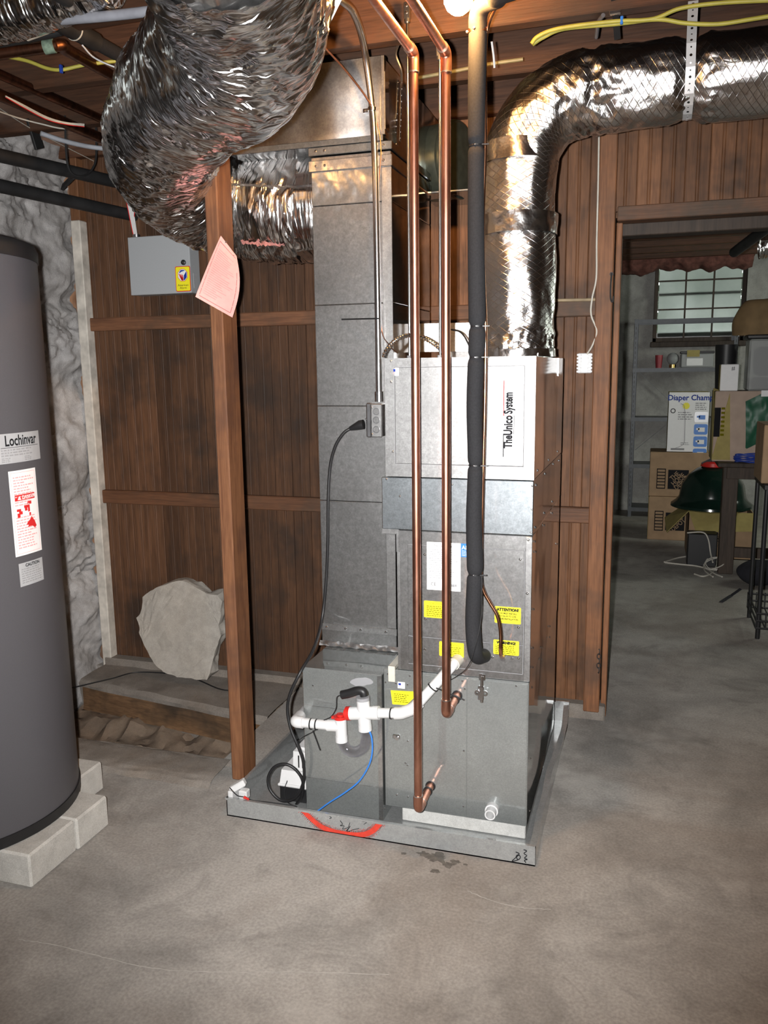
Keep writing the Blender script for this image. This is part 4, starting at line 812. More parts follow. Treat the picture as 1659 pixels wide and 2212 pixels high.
obj('float_switch', G().tube(curve([Q(738, 1501), Q(752, 1498), Q(772, 1492), Q(784, 1494), Q(787, 1503)], 5), [0.014, 0.0155, 0.016, 0.016, 0.016]*0 or 0.0135, 14), 'black', pv, True)
trp = [Q(790, 1574), Q(791, 1592), Q(787, 1612), Q(775, 1622), Q(764, 1624), Q(750, 1619), Q(741, 1606), Q(738, 1590)]
tp_ = curve(trp, 6); g = G().tube(tp_, 0.0172, 24, False)
g2 = G().tube(tp_, 0.0152, 24, False); n = len(g.v); g.v += g2.v; g.f += [tuple(n+i for i in reversed(f)) for f in g2.f]
obj('clear_trap', g, 'clear', pv, True)
obj('tee_fitting', G().tube([Q(735.5, 1549), Q(738, 1600)], 0.0185, 24).tube([Q(708, 1567), Q(737, 1568)], 0.0185, 24).tube([Q(737.6, 1590), Q(738.2, 1601)], 0.0195, 24), 'white', pv, True)
obj('red_cap', G().tube([Q(735.4, 1552), Q(735, 1546)], 0.0205, 20).tube([Q(735, 1546), Q(735, 1542)], 0.012, 12).bar(Q(717, 1549), Q(727, 1549), 0.01, 0.008), 'red', pv, True)
obj('tail_pipe', G().tube(fillet([Q(712, 1567), Q(638, 1559), P(668, 1522, Y=2.5)], 0.03, 8), pr, 22), 'white', pv, True)
obj('elbow', G().tube(fillet([Q(655, 1561), Q(638, 1559), P(648, 1547, Y=2.335)], 0.026, 8), pr*1.22, 22), 'white', pv, True)
for xx in (672, 684): c = Q(xx, 1565-(684-xx)*0.1); d = (Q(712, 1567)-Q(638, 1559)).normalized(); obj('cable_tie', G().ring(c-d*0.002, c+d*0.002, 0.0178, 0.0155, 20), 'black', pv, True)
for c, d in ((Q(845, 1541), V((1, 0, 0))), (Q(935, 1484, 2.29), (Q(893, 1531)-P(978, 1437, Y=2.30)).normalized())): obj('cable_tie', G().ring(c-d*0.002, c+d*0.002, 0.0178, 0.0155, 20), 'black', pv, True)
obj('tie_tail', G().bar(Q(942, 1486, 2.27), P(1003, 1512, Y=2.27), 0.004, 0.0025), 'black', pv); obj('tie_tail', G().bar(Q(676, 1578), Q(692, 1621), 0.004, 0.0025), 'black', pv)
obj('switch_lead', G().tube(curve([Q(739, 1502), Q(728, 1506), Q(726, 1530), Q(715, 1548), Q(697, 1558), Q(680, 1578), Q(658, 1590), P(645, 1600, Y=2.36)], 6), 0.0016, 6), 'black', pv, True)
tag(obj('blue_tube', G().tube(curve([Q(797, 1577, 2.27), Q(803, 1595, 2.265), Q(804, 1625, 2.265), Q(796, 1655, 2.265), Q(775, 1688, 2.265), Q(745, 1712, 2.265), Q(712, 1733, 2.27), Q(686, 1752, 2.275)], 8), 0.0026, 8), 'blue', None, True), 'thin blue tube curving from the drain cross down into the pan', 'tube')
# ================================================================ condensate pump, overflow switch
cp_ = thing('condensate_pump', 'small condensate pump with white housing on a black tank in the pan', 'pump', (-1.09, 2.45, 0.006))
def frustum(x0, x1, y0, y1, z0, X0, X1, Y0, Y1, z1):
    g = G(); g.v = [V(p) for p in ((x0, y0, z0), (x1, y0, z0), (x1, y1, z0), (x0, y1, z0), (X0, Y0, z1), (X1, Y0, z1), (X1, Y1, z1), (X0, Y1, z1))]; g.f = [(0, 3, 2, 1), (4, 5, 6, 7), (0, 1, 5, 4), (1, 2, 6, 5), (2, 3, 7, 6), (3, 0, 4, 7)]; return g
obj('tank', G().box(-1.14, -1.038, 2.375, 2.56, 0.006, 0.062, 0.006), 'black', cp_); obj('lid', G().box(-1.144, -1.036, 2.37, 2.565, 0.06, 0.07, 0.003), 'white', cp_)
obj('housing', frustum(-1.138, -1.038, 2.376, 2.56, 0.07, -1.136, -1.038, 2.39, 2.55, 0.112), 'white', cp_)
tw = obj('motor_cover', frustum(-1.098, -1.038, 2.40, 2.50, 0.112, -1.096, -1.038, 2.402, 2.50, 0.178).box(-1.09, -1.038, 2.41, 2.49, 0.178, 0.19, 0.004), 'white', cp_)
for k in range(2): obj('slot', G().box(-1.078+k*0.014, -1.074+k*0.014, 2.399, 2.402, 0.122, 0.165), 'black', tw)
obj('pump_lead', G().tube(curve([V((-1.11, 2.385, 0.085)), V((-1.115, 2.36, 0.05)), V((-1.1, 2.35, 0.02)), V((-1.06, 2.34, 0.012))], 6), 0.002, 6), 'black', cp_, True)
ow = thing('overflow_switch', 'white plastic overflow switch clipped to the left front corner of the pan', 'switch', (-1.24, 2.28, 0.065))
q = P(514, 1697, Y=2.28); obj('switch_body', G().obox(q, V((0.8, 0.25, 0.5)).normalized(), V((-0.25, 0.97, 0)).normalized(), V((-0.5, 0, 0.85)).normalized(), 0.028, 0.012, 0.011, 0.003), 'white', ow)
obj('switch_clip', G().box(-1.268, -1.25, 2.25, 2.3, 0.04, 0.085, 0.003).box(-1.235, -1.205, 2.262, 2.29, 0.055, 0.085, 0.003), 'white', ow)
obj('switch_wire', G().tube(curve([q+V((-0.02, -0.02, 0)), P(512, 1718, Y=2.25), P(528, 1722, Y=2.25), P(545, 1729, Y=2.27), P(580, 1733, Y=2.3), P(640, 1741, Y=2.33)], 6), 0.0018, 6), 'black', ow, True); obj('wire_nut', G().cyl(P(527, 1722, Y=2.25), P(538, 1727, Y=2.25), 0.005, 10, 0.003), 'red', ow)
# ================================================================ post, paper, stone, alarm box
po = tag(obj('wooden_post', G().box(-1.371, -1.325, 2.47, 2.572, 0.0, 2.40, 0.004), 'post'), 'reddish brown wooden post standing at the left corner of the drain pan', 'post')
pw = thing('pink_notice', 'pink paper notice pinned askew to the wooden post', 'paper', P(470, 600, Y=2.44))
def pin(i, j):      # i across, j down; curled sheet
    tl, tr_, bl, br = V((477, 509, 0)), V((511, 553, 0)), V((422, 641, 0)), V((502, 686, 0))
    p = (tl*(1-i)+tr_*i)*(1-j)+(bl*(1-i)+br*i)*j; p.x += 11*math.sin(math.pi*j)*i**2-5*math.sin(math.pi*j)*(1-i)*0.3
    return P(p.x, p.y, Y=2.462-0.03*j*(1-i)-0.035*math.sin(math.pi*j)*i-0.012*j)
obj('sheet', G().grid(pin, 12, 14).each(lambda p: p), 'pink', pw, True)
def psheet(rs, name, mat='pinkline'):
    g = G()
    for a, b, c, d in rs:
        n = max(1, int((b-a)*8)); 
        for k in range(n):
            x0, x1 = a+(b-a)*k/n, a+(b-a)*(k+1)/n; g.quad(*[pin(x, y)+V((0, -0.0012, 0)) for x, y in ((x0, c), (x1, c), (x1, d), (x0, d))])
    obj(name, g, mat, pw)
psheet([(0.08, 0.92, 0.945, 0.955), (0.08, 0.92, 0.06, 0.072)]+[(0.07, 0.085, 0.06+k*0.11, 0.06+k*0.11+0.1) for k in range(8)]+[(0.915, 0.93, 0.3+k*0.11, 0.3+k*0.11+0.1) for k in range(6)], 'printed_border')
M['pinkpale'] = plain('pale_ink', (0.72, 0.3, 0.28), 0.7); psheet([(0.15, 0.15+random.uniform(0.3, 0.7), 0.16+k*0.034, 0.172+k*0.034) for k in range(22)], 'printed_text', 'pinkpale')
screws(pw, [P(488, 523, Y=2.458), P(505, 553, Y=2.458)], r=0.003, mat='steel', name='pin')
out = [(372, 1258), (393, 1255), (420, 1268), (445, 1284), (468, 1284), (479, 1300), (478, 1330), (473, 1350), (476, 1372), (466, 1400), (458, 1425), (455, 1455), (447, 1468), (420, 1466), (380, 1464), (352, 1452), (333, 1430), (322, 1410), (310, 1385), (300, 1365), (295, 1335), (304, 1316), (308, 1290), (325, 1275), (348, 1266)]
bm = bmesh.new(); vs = []
for x, y in out:
    p = P(x, y, Y=3.19+0.09*(1468-y)/213); vs.append(bm.verts.new(p))
f = bm.faces.new(vs); r = bmesh.ops.extrude_face_region(bm, geom=[f]); ev = [e for e in r['geom'] if isinstance(e, bmesh.types.BMVert)]
for e in ev: e.co += V((0.012*random.uniform(-1, 1), 0.07, 0.01*random.uniform(-1, 1)))
bmesh.ops.triangulate(bm, faces=bm.faces[:]); bmesh.ops.subdivide_edges(bm, edges=bm.edges[:], cuts=2, use_grid_fill=True); bmesh.ops.subdivide_edges(bm, edges=bm.edges[:], cuts=1, use_grid_fill=True)
for q in bm.verts: q.co += V((nz(q.co, 22)*0.008, nz(q.co, 9)*0.009+nz(q.co, 30)*0.005, nz(q.co+V((3, 3, 3)), 22)*0.008))
bmesh.ops.recalc_face_normals(bm, faces=bm.faces[:])
lo = min(q.co.z for q in bm.verts)
tag(obj('stone_slab', G().bm(bm), 'slab'), 'rough grey stone slab leaning against the plank wall', 'stone')
al = thing('alarm_box', 'grey metal alarm control box mounted on the plank wall', 'alarm box', P(345, 633, Y=3.29))
a, b = P(277, 514, Y=3.29), P(414, 632, Y=3.29)
obj('enclosure', G().box(a.x, b.x, 3.29, 3.37, b.z, a.z, 0.003), 'grey', al); obj('door_panel', G().box(a.x-0.001, b.x+0.001, 3.285, 3.292, b.z-0.001, a.z+0.001, 0.002), 'grey', al)
q = P(397, 567, Y=3.285); lk = obj('lock', G().lathe([(0.011, 0), (0.011, 0.006), (0.007, 0.009)], q, 18, (0, -1, 0)), 'black', al, True); screws(lk, [q+V((0.002, -0.009, 0))], r=0.004)
a2, b2 = P(378, 576, Y=3.284), P(413, 629, Y=3.284); w, h = b2.x-a2.x, a2.z-b2.z; p = Plane(((a2.x+b2.x)/2, 3.2845, (a2.z+b2.z)/2))
o = plate('alarm_sticker', p, w, h, 'redprint', al, rnd=0.006); plate('yellow_face', p, w-0.006, h-0.006, 'yellow', o, rnd=0.005, lift=0.001)
def poly(name, pts, mat, lift, par): g = G(); g.v = [p(x, y, lift) for x, y in pts]; g.f = [tuple(range(len(pts)))]; return obj(name, g, mat, par)
oc = [(0.024*math.cos(math.radians(22.5+45*k)), 0.016+0.026*math.sin(math.radians(22.5+45*k))) for k in range(8)]
poly('emblem_edge', [(x*1.08, 0.016+(y-0.016)*1.08) for x, y in oc], 'redprint', 0.0026, o); poly('emblem_white', oc, 'paper', 0.003, o)
poly('emblem_blue', [(0.004, -0.006), (0.006, 0.014), (0.018, 0.03), (0.02, 0.024), (0.02, 0.006), (0.009, -0.006)], 'bluedark', 0.0034, o); poly('emblem_blue', [(-0.016, 0.028), (-0.008, 0.037), (0.008, 0.037), (0.012, 0.034), (-0.006, 0.03), (-0.014, 0.024)], 'bluedark', 0.0034, o)
for k in range(4): poly('emblem_stripe', [(-0.02+k*0.006, 0.022-k*0.0015), (-0.0165+k*0.006, 0.022-k*0.0015), (-0.004+k*0.0025, -0.0), (-0.004+k*0.0025, -0.007), (-0.006+k*0.0022, -0.007)], 'redprint', 0.0034, o)
text('American', p, 0.0135, 'print', o, at=(0, -0.0265), lift=0.003); text('Alarm', p, 0.0135, 'print', o, at=(0, -0.038), lift=0.003)
for z0, z1 in ((515, 540), (590, 622)):
    q0, q1 = P(414, z0, Y=3.3), P(414, z1, Y=3.3); obj('side_label', G().box(b.x+0.001, b.x+0.002, 3.31, 3.345, q1.z, q0.z), 'silver', al)
wi = thing('alarm_cable', 'bundle of white wires and a red wire dropping into the alarm box', 'cable', P(292, 515, Y=3.33))
for k in range(5): obj('white_wire', G().tube(curve([P(258+k*2, 285, Y=3.2), P(265+k*2.2, 360, Y=3.25), P(273+k*2.6, 425, Y=3.28), P(282+k*2, 470, Y=3.3), P(290+k*1.6, 512, Y=3.32)], 6), 0.0026, 6), 'white', wi, True)
obj('red_wire', G().tube(curve([P(268, 310, Y=3.2), P(285, 380, Y=3.24), P(293, 430, Y=3.27), P(290, 470, Y=3.3), P(296, 512, Y=3.32)], 6), 0.0018, 6), 'redprint', wi, True)
obj('red_wire', G().tube(curve([P(266, 400, Y=3.26), P(276, 450, Y=3.28), P(284, 490, Y=3.3), P(289, 512, Y=3.32)], 6), 0.0018, 6), 'redprint', wi, True); q = P(295, 513, Y=3.325); obj('bushing', G().cyl(q, q+V((0, 0, 0.012)), 0.016, 14), 'steel', wi, True)
def simple(name, label, cat, pts, r, mat, n=8, seg=14, grp=None): return tag(obj(name, G().tube(curve(pts, n) if len(pts) > 2 else pts, r, seg), mat, None, True), label, cat, grp)
simple('ledge_wire', 'thin black wire lying along the ledge behind the stone slab', 'wire', [P(150, 1487, Z=0.03), P(240, 1466, Z=0.024), P(300, 1452, Z=0.022), P(400, 1460, Z=0.022), P(470, 1487, Z=0.022), P(500, 1492, Z=0.022)], 0.003, 'black', 8, 6)
simple('copper_supply_pipe', 'upper tarnished copper pipe running toward the plank wall at left', 'pipe', [P(-60, 135, X=-2.05), P(300, 292, X=-2.05)], 0.016, 'copper_old', grp='tarnished copper pipes at upper left')
simple('copper_supply_pipe', 'lower tarnished copper pipe running toward the plank wall at left', 'pipe', [P(-60, 180, X=-2.1), P(300, 334, X=-2.1)], 0.02, 'copper_old', grp='tarnished copper pipes at upper left')
bp = thing('waste_pipe', 'black insulated pipe with a white-rimmed coupling under the left joists', 'pipe', P(150, 60, X=-1.6))
d0, d1 = P(30, -8, X=-1.6), P(300, 143, X=-1.6); obj('pipe', G().cyl(d0, d1, 0.021, 22), 'foam', bp, True)
for ta, tb, rr in ((0.28, 0.425, 0.027), (0.43, 0.6, 0.026)):
    o = obj('coupling', G().cyl(d0.lerp(d1, ta), d0.lerp(d1, tb), rr, 22), 'iron', bp, True)
obj('white_rim', G().cyl(d0.lerp(d1, 0.425), d0.lerp(d1, 0.432), 0.0285, 22), 'offwhite', bp, True)
bp = thing('capped_pipe', 'short black pipe stub with a pale rim at the top left corner', 'pipe', P(170, 5, Y=1.75))
d0, d1 = P(100, -35, X=-1.45), P(182, 15, X=-1.45); obj('pipe', G().cyl(d0, d1, 0.025, 22), 'iron', bp, True); obj('pale_rim', G().cyl(d0.lerp(d1, 0.97), d1, 0.031, 22), 'offwhite', bp, True); obj('hub', G().cyl(d1, d1+(d1-d0).normalized()*0.03, 0.03, 22), 'iron', bp, True)
simple('grey_conduit', 'grey plastic conduit crossing the left joists beside the fat flexible duct', 'conduit', [P(-60, 62, Y=2.0), P(110, 45, Y=2.0), P(250, 33, Y=2.0), P(420, 12, Y=2.0)], 0.0125, plain('grey_pvc', (0.3, 0.31, 0.35), 0.4), 8, 16)
simple('grey_conduit', 'short grey conduit piece below the black coupling at upper left', 'conduit', [P(58, 80, Y=2.1), P(118, 58, Y=2.1)], 0.011, M['offwhite'])
ct = thing('copper_tee', 'corroded copper branch pipe with a green-stained joint at upper left', 'pipe', P(100, 100, Y=2.1))
obj('branch', G().cyl(P(-40, 122, Y=2.05), P(125, 98, Y=2.1), 0.014, 16), 'copper_old', ct, True); obj('joint', G().cyl(P(95, 103, Y=2.09), P(118, 99, Y=2.1), 0.018, 16), plain('verdigris', (0.13, 0.2, 0.16), 0.8, 0, 0.5, 60), ct, True); obj('elbow', G().tube(curve([P(118, 99, Y=2.1), P(133, 97, Y=2.12), P(140, 106, Y=2.16), P(200, 140, Y=2.35), P(270, 178, Y=2.6)], 6), 0.016, 16), 'copper_old', ct, True)
dk = simple('dark_supply_pipe', 'dark pipe above the corroded copper branch at upper left', 'pipe', [P(-40, 104, Y=2.12), P(130, 66, Y=2.16)], 0.014, 'iron')
yc = thing('yellow_cable', 'yellow cable stapled under the left joist with a blue clip', 'cable', P(125, 140, Y=2.3))
obj('jacket', G().tube(curve([P(14, 122, Y=2.25), P(60, 132, Y=2.27), P(100, 147, Y=2.29), P(130, 151, Y=2.3), P(165, 144, Y=2.32), P(183, 140, Y=2.33)], 8), 0.0055, 10), 'yellow2', yc, True); obj('jacket', G().tube([P(207, 137, Y=2.35), P(250, 132, Y=2.38)], 0.0055, 10), 'yellow2', yc, True); q = P(132, 149, Y=2.29); obj('blue_clip', G().box(q.x-0.004, q.x+0.004, q.y-0.006, q.y+0.006, q.z-0.012, q.z+0.012, 0.002), 'bluedark', yc)
simple('white_wire', 'thin white wire sagging from the black coupling to the fat flexible duct', 'wire', [P(178, 98, Y=2.0), P(200, 122, Y=2.05), P(230, 138, Y=2.1), P(268, 152, Y=2.15)], 0.0022, 'white', 8, 6)
wb_ = thing('wire_bundle', 'bundle of thin white and red wires sagging over the lower copper pipe', 'wire', P(120, 262, X=-2.05))
for k in range(4): obj('wire', G().tube(curve([P(12, 207+k, X=-2.07), P(50, 226+k*2, X=-2.06), P(100, 252+k*2, X=-2.05), P(140, 264+k*1.5, X=-2.03), P(182, 268+k*2, X=-2.0)], 6), 0.0015, 6), 'redprint' if k == 3 else 'offwhite', wb_, True)
simple('beige_wire', 'beige wire looping across the stone wall top at left', 'wire', [P(-10, 238, X=-2.3), P(40, 255, X=-2.3), P(90, 268, X=-2.25), P(140, 278, X=-2.2), P(200, 272, X=-2.15)], 0.0028, 'offwhite', 8, 6)
simple('taut_wire', 'taut thin wire crossing the stone wall diagonally at left', 'wire', [P(-10, 228, X=-2.35), P(80, 285, X=-2.4), P(250, 372, X=-2.45)], 0.0016, 'offwhite', 6, 6)
simple('pale_hose', 'pale blue-grey hose sagging behind the black strap loop', 'hose', [P(88, 288, X=-2.25), P(140, 305, X=-2.2), P(200, 318, X=-2.15), P(280, 326, X=-2.05)], 0.009, plain('pale_hose_pvc', (0.36, 0.38, 0.42), 0.45), 8, 12)
simple('iron_pipe', 'upper black iron pipe running from the stone wall to the plank wall', 'pipe', [P(-80, 318, X=-2.36), P(290, 402, X=-2.22)], 0.025, 'iron', grp='black iron pipes at left')
simple('iron_pipe', 'lower black iron pipe running from the stone wall to the plank wall', 'pipe', [P(-80, 384, X=-2.36), P(290, 466, X=-2.22)], 0.025, 'iron', grp='black iron pipes at left')
lp_ = [P(140, 250, X=-2.2), P(143, 330, X=-2.2), P(150, 368, X=-2.2), P(168, 380, X=-2.2), P(190, 375, X=-2.2), P(206, 350, X=-2.2), P(208, 300, X=-2.2), P(206, 262, X=-2.2)]
tag(obj('strap_loop', G().tube(curve(lp_, 8), 0.0042, 6), 'iron', None, True), 'black metal strap loop hanging around the upper iron pipe', 'hanger')
tag(obj('iron_bracket', G().bar(P(65, 255, X=-2.4), P(85, 322, X=-2.4), 0.05, 0.012, (1, 0, 0), 0.002), 'iron'), 'dark flat iron bracket on the stone wall at left', 'bracket')
tag(obj('wall_strut', G().bar(P(135, 405, X=-2.4), P(160, 380, X=-2.3), 0.03, 0.012, (1, 0, 0), 0.002), 'iron'), 'short dark strut between the two iron pipes', 'bracket')
fc = thing('foil_duct', 'crumpled foil duct far up in the top left corner', 'duct', P(60, 20, Y=1.9))
obj('foil_sleeve', foiltube(curve([P(-120, 60, Y=2.0), P(20, 18, Y=2.0), P(150, -25, Y=2.0), P(230, -60, Y=2.0)], 30), 0.075, 72, flexdisp(0.005, 5.5)), 'flex', fc, True, True)
# ================================================================ overhead centre and right
for lb, xa, ya, xb, yb in (('left threaded rod hanging beside the longer copper pipe', 870, 38, 885, 762), ('right threaded rod hanging beside the shorter copper pipe', 946, 120, 951, 762)):
    t = thing('threaded_rod', lb, 'rod', P(xb, yb, Y=2.46), 'threaded hanger rods'); a, b = P(xb, ya, Y=2.46), P(xb, yb, Y=2.46); a = V((b.x, 2.46, a.z)); b.z = 1.4775
    obj('rod', G().cyl(b, a, 0.0042, 10), 'chrome', t, True); obj('hanger_head', G().box(a.x-0.009, a.x+0.009, 2.452, 2.468, a.z-0.004, a.z+0.04, 0.002).cyl(a-V((0, 0, 0.012)), a+V((0, 0, 0.006)), 0.009, 10), 'steel', t); screws(t, [a+V((0, -0.008, 0.012)), a+V((0, -0.008, 0.03))], r=0.004); obj('nut', G().cyl(b, b+V((0, 0, 0.008)), 0.009, 6), 'steel', t)
tag(obj('hanger_strap', strapgeom([P(868, 172, X=-0.8), P(866, 240, X=-0.8), P(864, 305, X=-0.8)], 0.018, (0, 1, 0)), 'steel'), 'dark perforated strap riveted to the side of the trunk duct', 'strap', 'perforated hanger straps')
simple('strap_wire', 'thin steel strap bent down to the trunk duct side', 'wire', [P(862, 92, Y=2.6), P(855, 118, Y=2.62), P(866, 150, Y=2.64), P(868, 175, Y=2.66)], 0.004, 'steel', 6, 6)
simple('ground_wire', 'thin copper wire slanting from the flexible duct to the conduit strap', 'wire', [P(692, 93, Y=2.3), P(740, 145, Y=2.42), P(780, 195, Y=2.5), P(802, 228, Y=2.535)], 0.0025, 'copper', 6, 8)
simple('thermostat_wire', 'thin reddish wire hanging along the duct corner beside the conduit', 'wire', [P(804, 240, Y=2.55), P(818, 280, Y=2.57), P(823, 330, Y=2.568), P(818, 400, Y=2.568), P(819, 520, Y=2.568), P(823, 700, Y=2.568), P(840, 745, Y=2.5), P(858, 762, Y=2.45)], 0.0016, 'copper_old', 6, 6)
ax_ = thing('armoured_cable', 'ribbed metal armoured cable arching over the top of the air handler', 'cable', P(880, 760, Y=2.42))
ap = resample(curve([P(829, 772, Y=2.42), P(836, 755, Y=2.42), P(855, 735, Y=2.43), P(885, 724, Y=2.44), P(915, 730, Y=2.45), P(940, 744, Y=2.46), P(960, 762, Y=2.47)], 20), 0.0022)
obj('armour', G().tube(ap, [0.0068+0.0011*math.sin(i*1.6) for i in range(len(ap))], 12), 'chrome', ax_, True)
simple('black_lead', 'short black leads curving behind the hose on top of the air handler', 'wire', [P(975, 712, Y=2.6), P(992, 716, Y=2.58), P(1004, 728, Y=2.56), P(1016, 752, Y=2.55)], 0.003, 'black', 6, 8)
# ceiling bulb
lb_ = thing('light_bulb', 'glowing bare bulb in a ceramic holder under the joists', 'lamp', P(990, 0, Y=2.15)); q = P(990, -2, Y=2.15)
obj('glass', G().ball(q, 0.036, 14), 'bulb', lb_, True); obj('holder', G().lathe([(0.018, 0.028), (0.02, 0.05), (0.045, 0.06), (0.05, max(0.065, 2.40-q.z))], q, 24), 'offwhite', lb_, True)
# yellow cables right
yc = thing('yellow_cable', 'pair of yellow cables draped along the right joist above the insulated duct', 'cable', P(1300, 50, Y=2.5))
obj('jacket', G().tube(curve([P(1148, 95, Y=2.5), P(1160, 80, Y=2.5), P(1190, 66, Y=2.5), P(1240, 56, Y=2.5), P(1330, 46, Y=2.5), P(1410, 41, Y=2.5), P(1470, 18, Y=2.5), P(1560, 6, Y=2.5), P(1680, 0, Y=2.5)], 8), 0.0055, 10), 'yellow2', yc, True)
obj('jacket', G().tube(curve([P(1150, 96, Y=2.515), P(1175, 80, Y=2.515), P(1220, 62, Y=2.51), P(1330, 52, Y=2.51), P(1420, 42, Y=2.5), P(1480, 50, Y=2.5), P(1550, 52, Y=2.5), P(1620, 42, Y=2.5), P(1680, 32, Y=2.5)], 8), 0.0055, 10), 'yellow2', yc, True)
q = P(1343, 44, Y=2.5); obj('blue_clip', G().box(q.x-0.004, q.x+0.004, q.y-0.006, q.y+0.006, q.z-0.01, q.z+0.01, 0.002), 'blue', yc)
t = thing('duct_tie', 'black strap with a steel buckle holding the insulated duct at right', 'strap', P(1330, 75, Y=2.6)); obj('strap_band', G().bar(P(1326, -20, Y=2.51), P(1334, 85, Y=2.62), 0.018, 0.003, (0, 1, 0)), 'black', t); q = P(1329, 28, Y=2.535); obj('buckle', G().box(q.x-0.016, q.x+0.016, q.y-0.008, q.y+0.004, q.z-0.005, q.z+0.005, 0.002), 'chrome', t)
simple('grey_cable', 'short grey cable curving over the insulated duct beside the black strap', 'cable', [P(1303, 33, Y=2.52), P(1293, 48, Y=2.56), P(1288, 80, Y=2.64)], 0.006, plain('grey_cable_pvc', (0.1, 0.1, 0.11), 0.5), 6, 10)
simple('joist_cable', 'thin pale cable running behind the hose along the joist', 'cable', [P(905, 168, Y=2.75), P(990, 152, Y=2.75), P(1060, 138, Y=2.75), P(1130, 128, Y=2.75)], 0.0055, plain('pale_cable', (0.2, 0.185, 0.1), 0.5), 6, 8)
simple('white_tie', 'white cable tie hanging beside the hose clamp', 'tie', [P(1062, 90, Y=2.3), P(1066, 120, Y=2.32), P(1068, 146, Y=2.34)], 0.0028, 'white', 4, 6)
# right wall: junction block, cable, stick, hooks
jb = thing('terminal_block', 'white ribbed terminal block on the plank wall right of the air handler', 'terminal block', P(1262, 805, Y=3.36))
a, b = P(1248, 763, Y=3.36), P(1277, 806, Y=3.36); obj('body', G().box(a.x, b.x, 3.365, 3.395, b.z, a.z, 0.003), 'white', jb)
for k in range(6): z = b.z+(a.z-b.z)*(k+0.5)/6; obj('terminal', G().box(a.x-0.003, a.x+0.014, 3.358, 3.366, z-0.004, z+0.004, 0.001), 'white', jb); obj('terminal', G().box(b.x-0.014, b.x+0.003, 3.358, 3.366, z-0.004, z+0.004, 0.001), 'white', jb)
simple('bell_wire', 'pale wire running down the door post to the terminal block', 'wire', [P(1294, 286, Y=3.335), P(1292, 400, Y=3.335), P(1289, 520, Y=3.335), P(1288, 600, Y=3.335), P(1279, 645, Y=3.34), P(1277, 680, Y=3.345), P(1289, 715, Y=3.34), P(1280, 745, Y=3.345), P(1268, 765, Y=3.355)], 0.0034, 'offwhite', 8, 8)
tag(obj('wooden_dowel', G().cyl(P(1196, 649, Y=3.35), P(1288, 647, Y=3.35), 0.0065, 10), wood('pale_wood', (0.35, 0.26, 0.15), (0.5, 0.4, 0.26), 'X'), None, True), 'thin pale wooden stick lying on the upper rail right of the foil duct', 'stick')
hk = thing('door_hook', 'black iron hook on the door post edge', 'hook', P(1321, 650, Y=3.34)); obj('shank', G().tube(curve([P(1321, 590, Y=3.338), P(1319, 620, Y=3.335), P(1319, 645, Y=3.335), P(1323, 652, Y=3.335), P(1325, 640, Y=3.336)], 6), 0.003, 8), 'iron', hk, True); q = P(1321, 592, Y=3.34); obj('eye', G().ring(q, q-V((0, 0.004, 0)), 0.007, 0.004, 12), 'iron', hk)
ch_ = thing('door_chain', 'rusty chain hanging at the foot of the door post', 'chain', P(1293, 1460, Y=3.335))
for k in range(5):
    q = P(1294-k*0.3, 1408+k*10, Y=3.337); obj('link', G().tube([q+V((0.007*math.cos(t)*(1 if k % 2 else 0.4), -0.004*(0 if k % 2 else math.cos(t)), 0.012*math.sin(t))) for t in [j*math.pi/5 for j in range(11)]], 0.002, 6), 'iron', ch_, True)
# floor stain in front of the pan: spilled sealant
def stain(cx, cy, r, sd, lab):
    c = P(cx, cy, Z=0); pts = []
    for k in range(40):
        a = 2*math.pi*k/40; rr = r*(0.75+0.5*nz((math.cos(a)*1.7+sd, math.sin(a)*1.7, sd))+0.28*nz((math.cos(a)*6, math.sin(a)*6+sd, 0))); pts.append(V((c.x+rr*1.5*math.cos(a), c.y+rr*math.sin(a), 0.0006)))
    g = G(); g.v = [V((c.x, c.y, 0.0009))]+pts; g.f = [(0, 1+k, 1+(k+1) % 40) for k in range(40)]; o = obj('floor_stain', g, 'stainm', fo); return o
M['stainm'] = plain('dark_stain', (0.13, 0.115, 0.1), 0.8, 0, 0.3, 50)
for k, (x, y, r_) in enumerate(((945, 1852, 0.03), (968, 1868, 0.018), (915, 1845, 0.016), (985, 1862, 0.012), (940, 1882, 0.012), (872, 1844, 0.008), (1005, 1868, 0.006))): stain(x, y, r_, k*3.1, '')

M['crackm'] = plain('pale_crack', (0.46, 0.435, 0.4), 0.9, 0, 0.2, 30)
for k, pts in enumerate((((40, 2030), (120, 2042), (200, 2062), (330, 2092), (470, 2100), (640, 2100), (840, 2106)), ((1010, 1925), (1060, 1945), (1120, 1960), (1190, 1965)))):
    cl_ = curve([P(x, y, Z=0) for x, y in pts], 10); g = G(); 
    for i in range(len(cl_)-1):
        d = (cl_[i+1]-cl_[i]).normalized(); n_ = V((-d.y, d.x, 0)); a, b = cl_[i]+n_*0.004*nz((i*0.7, k, 0)), cl_[i+1]+n_*0.004*nz((i*0.7+0.7, k, 0)); h = n_*0.0012
        g.quad(a-h, b-h, b+h, a+h)
    g.each(lambda p: V((p.x, p.y, 0.0007))); obj('floor_crack', g, 'crackm', fo)
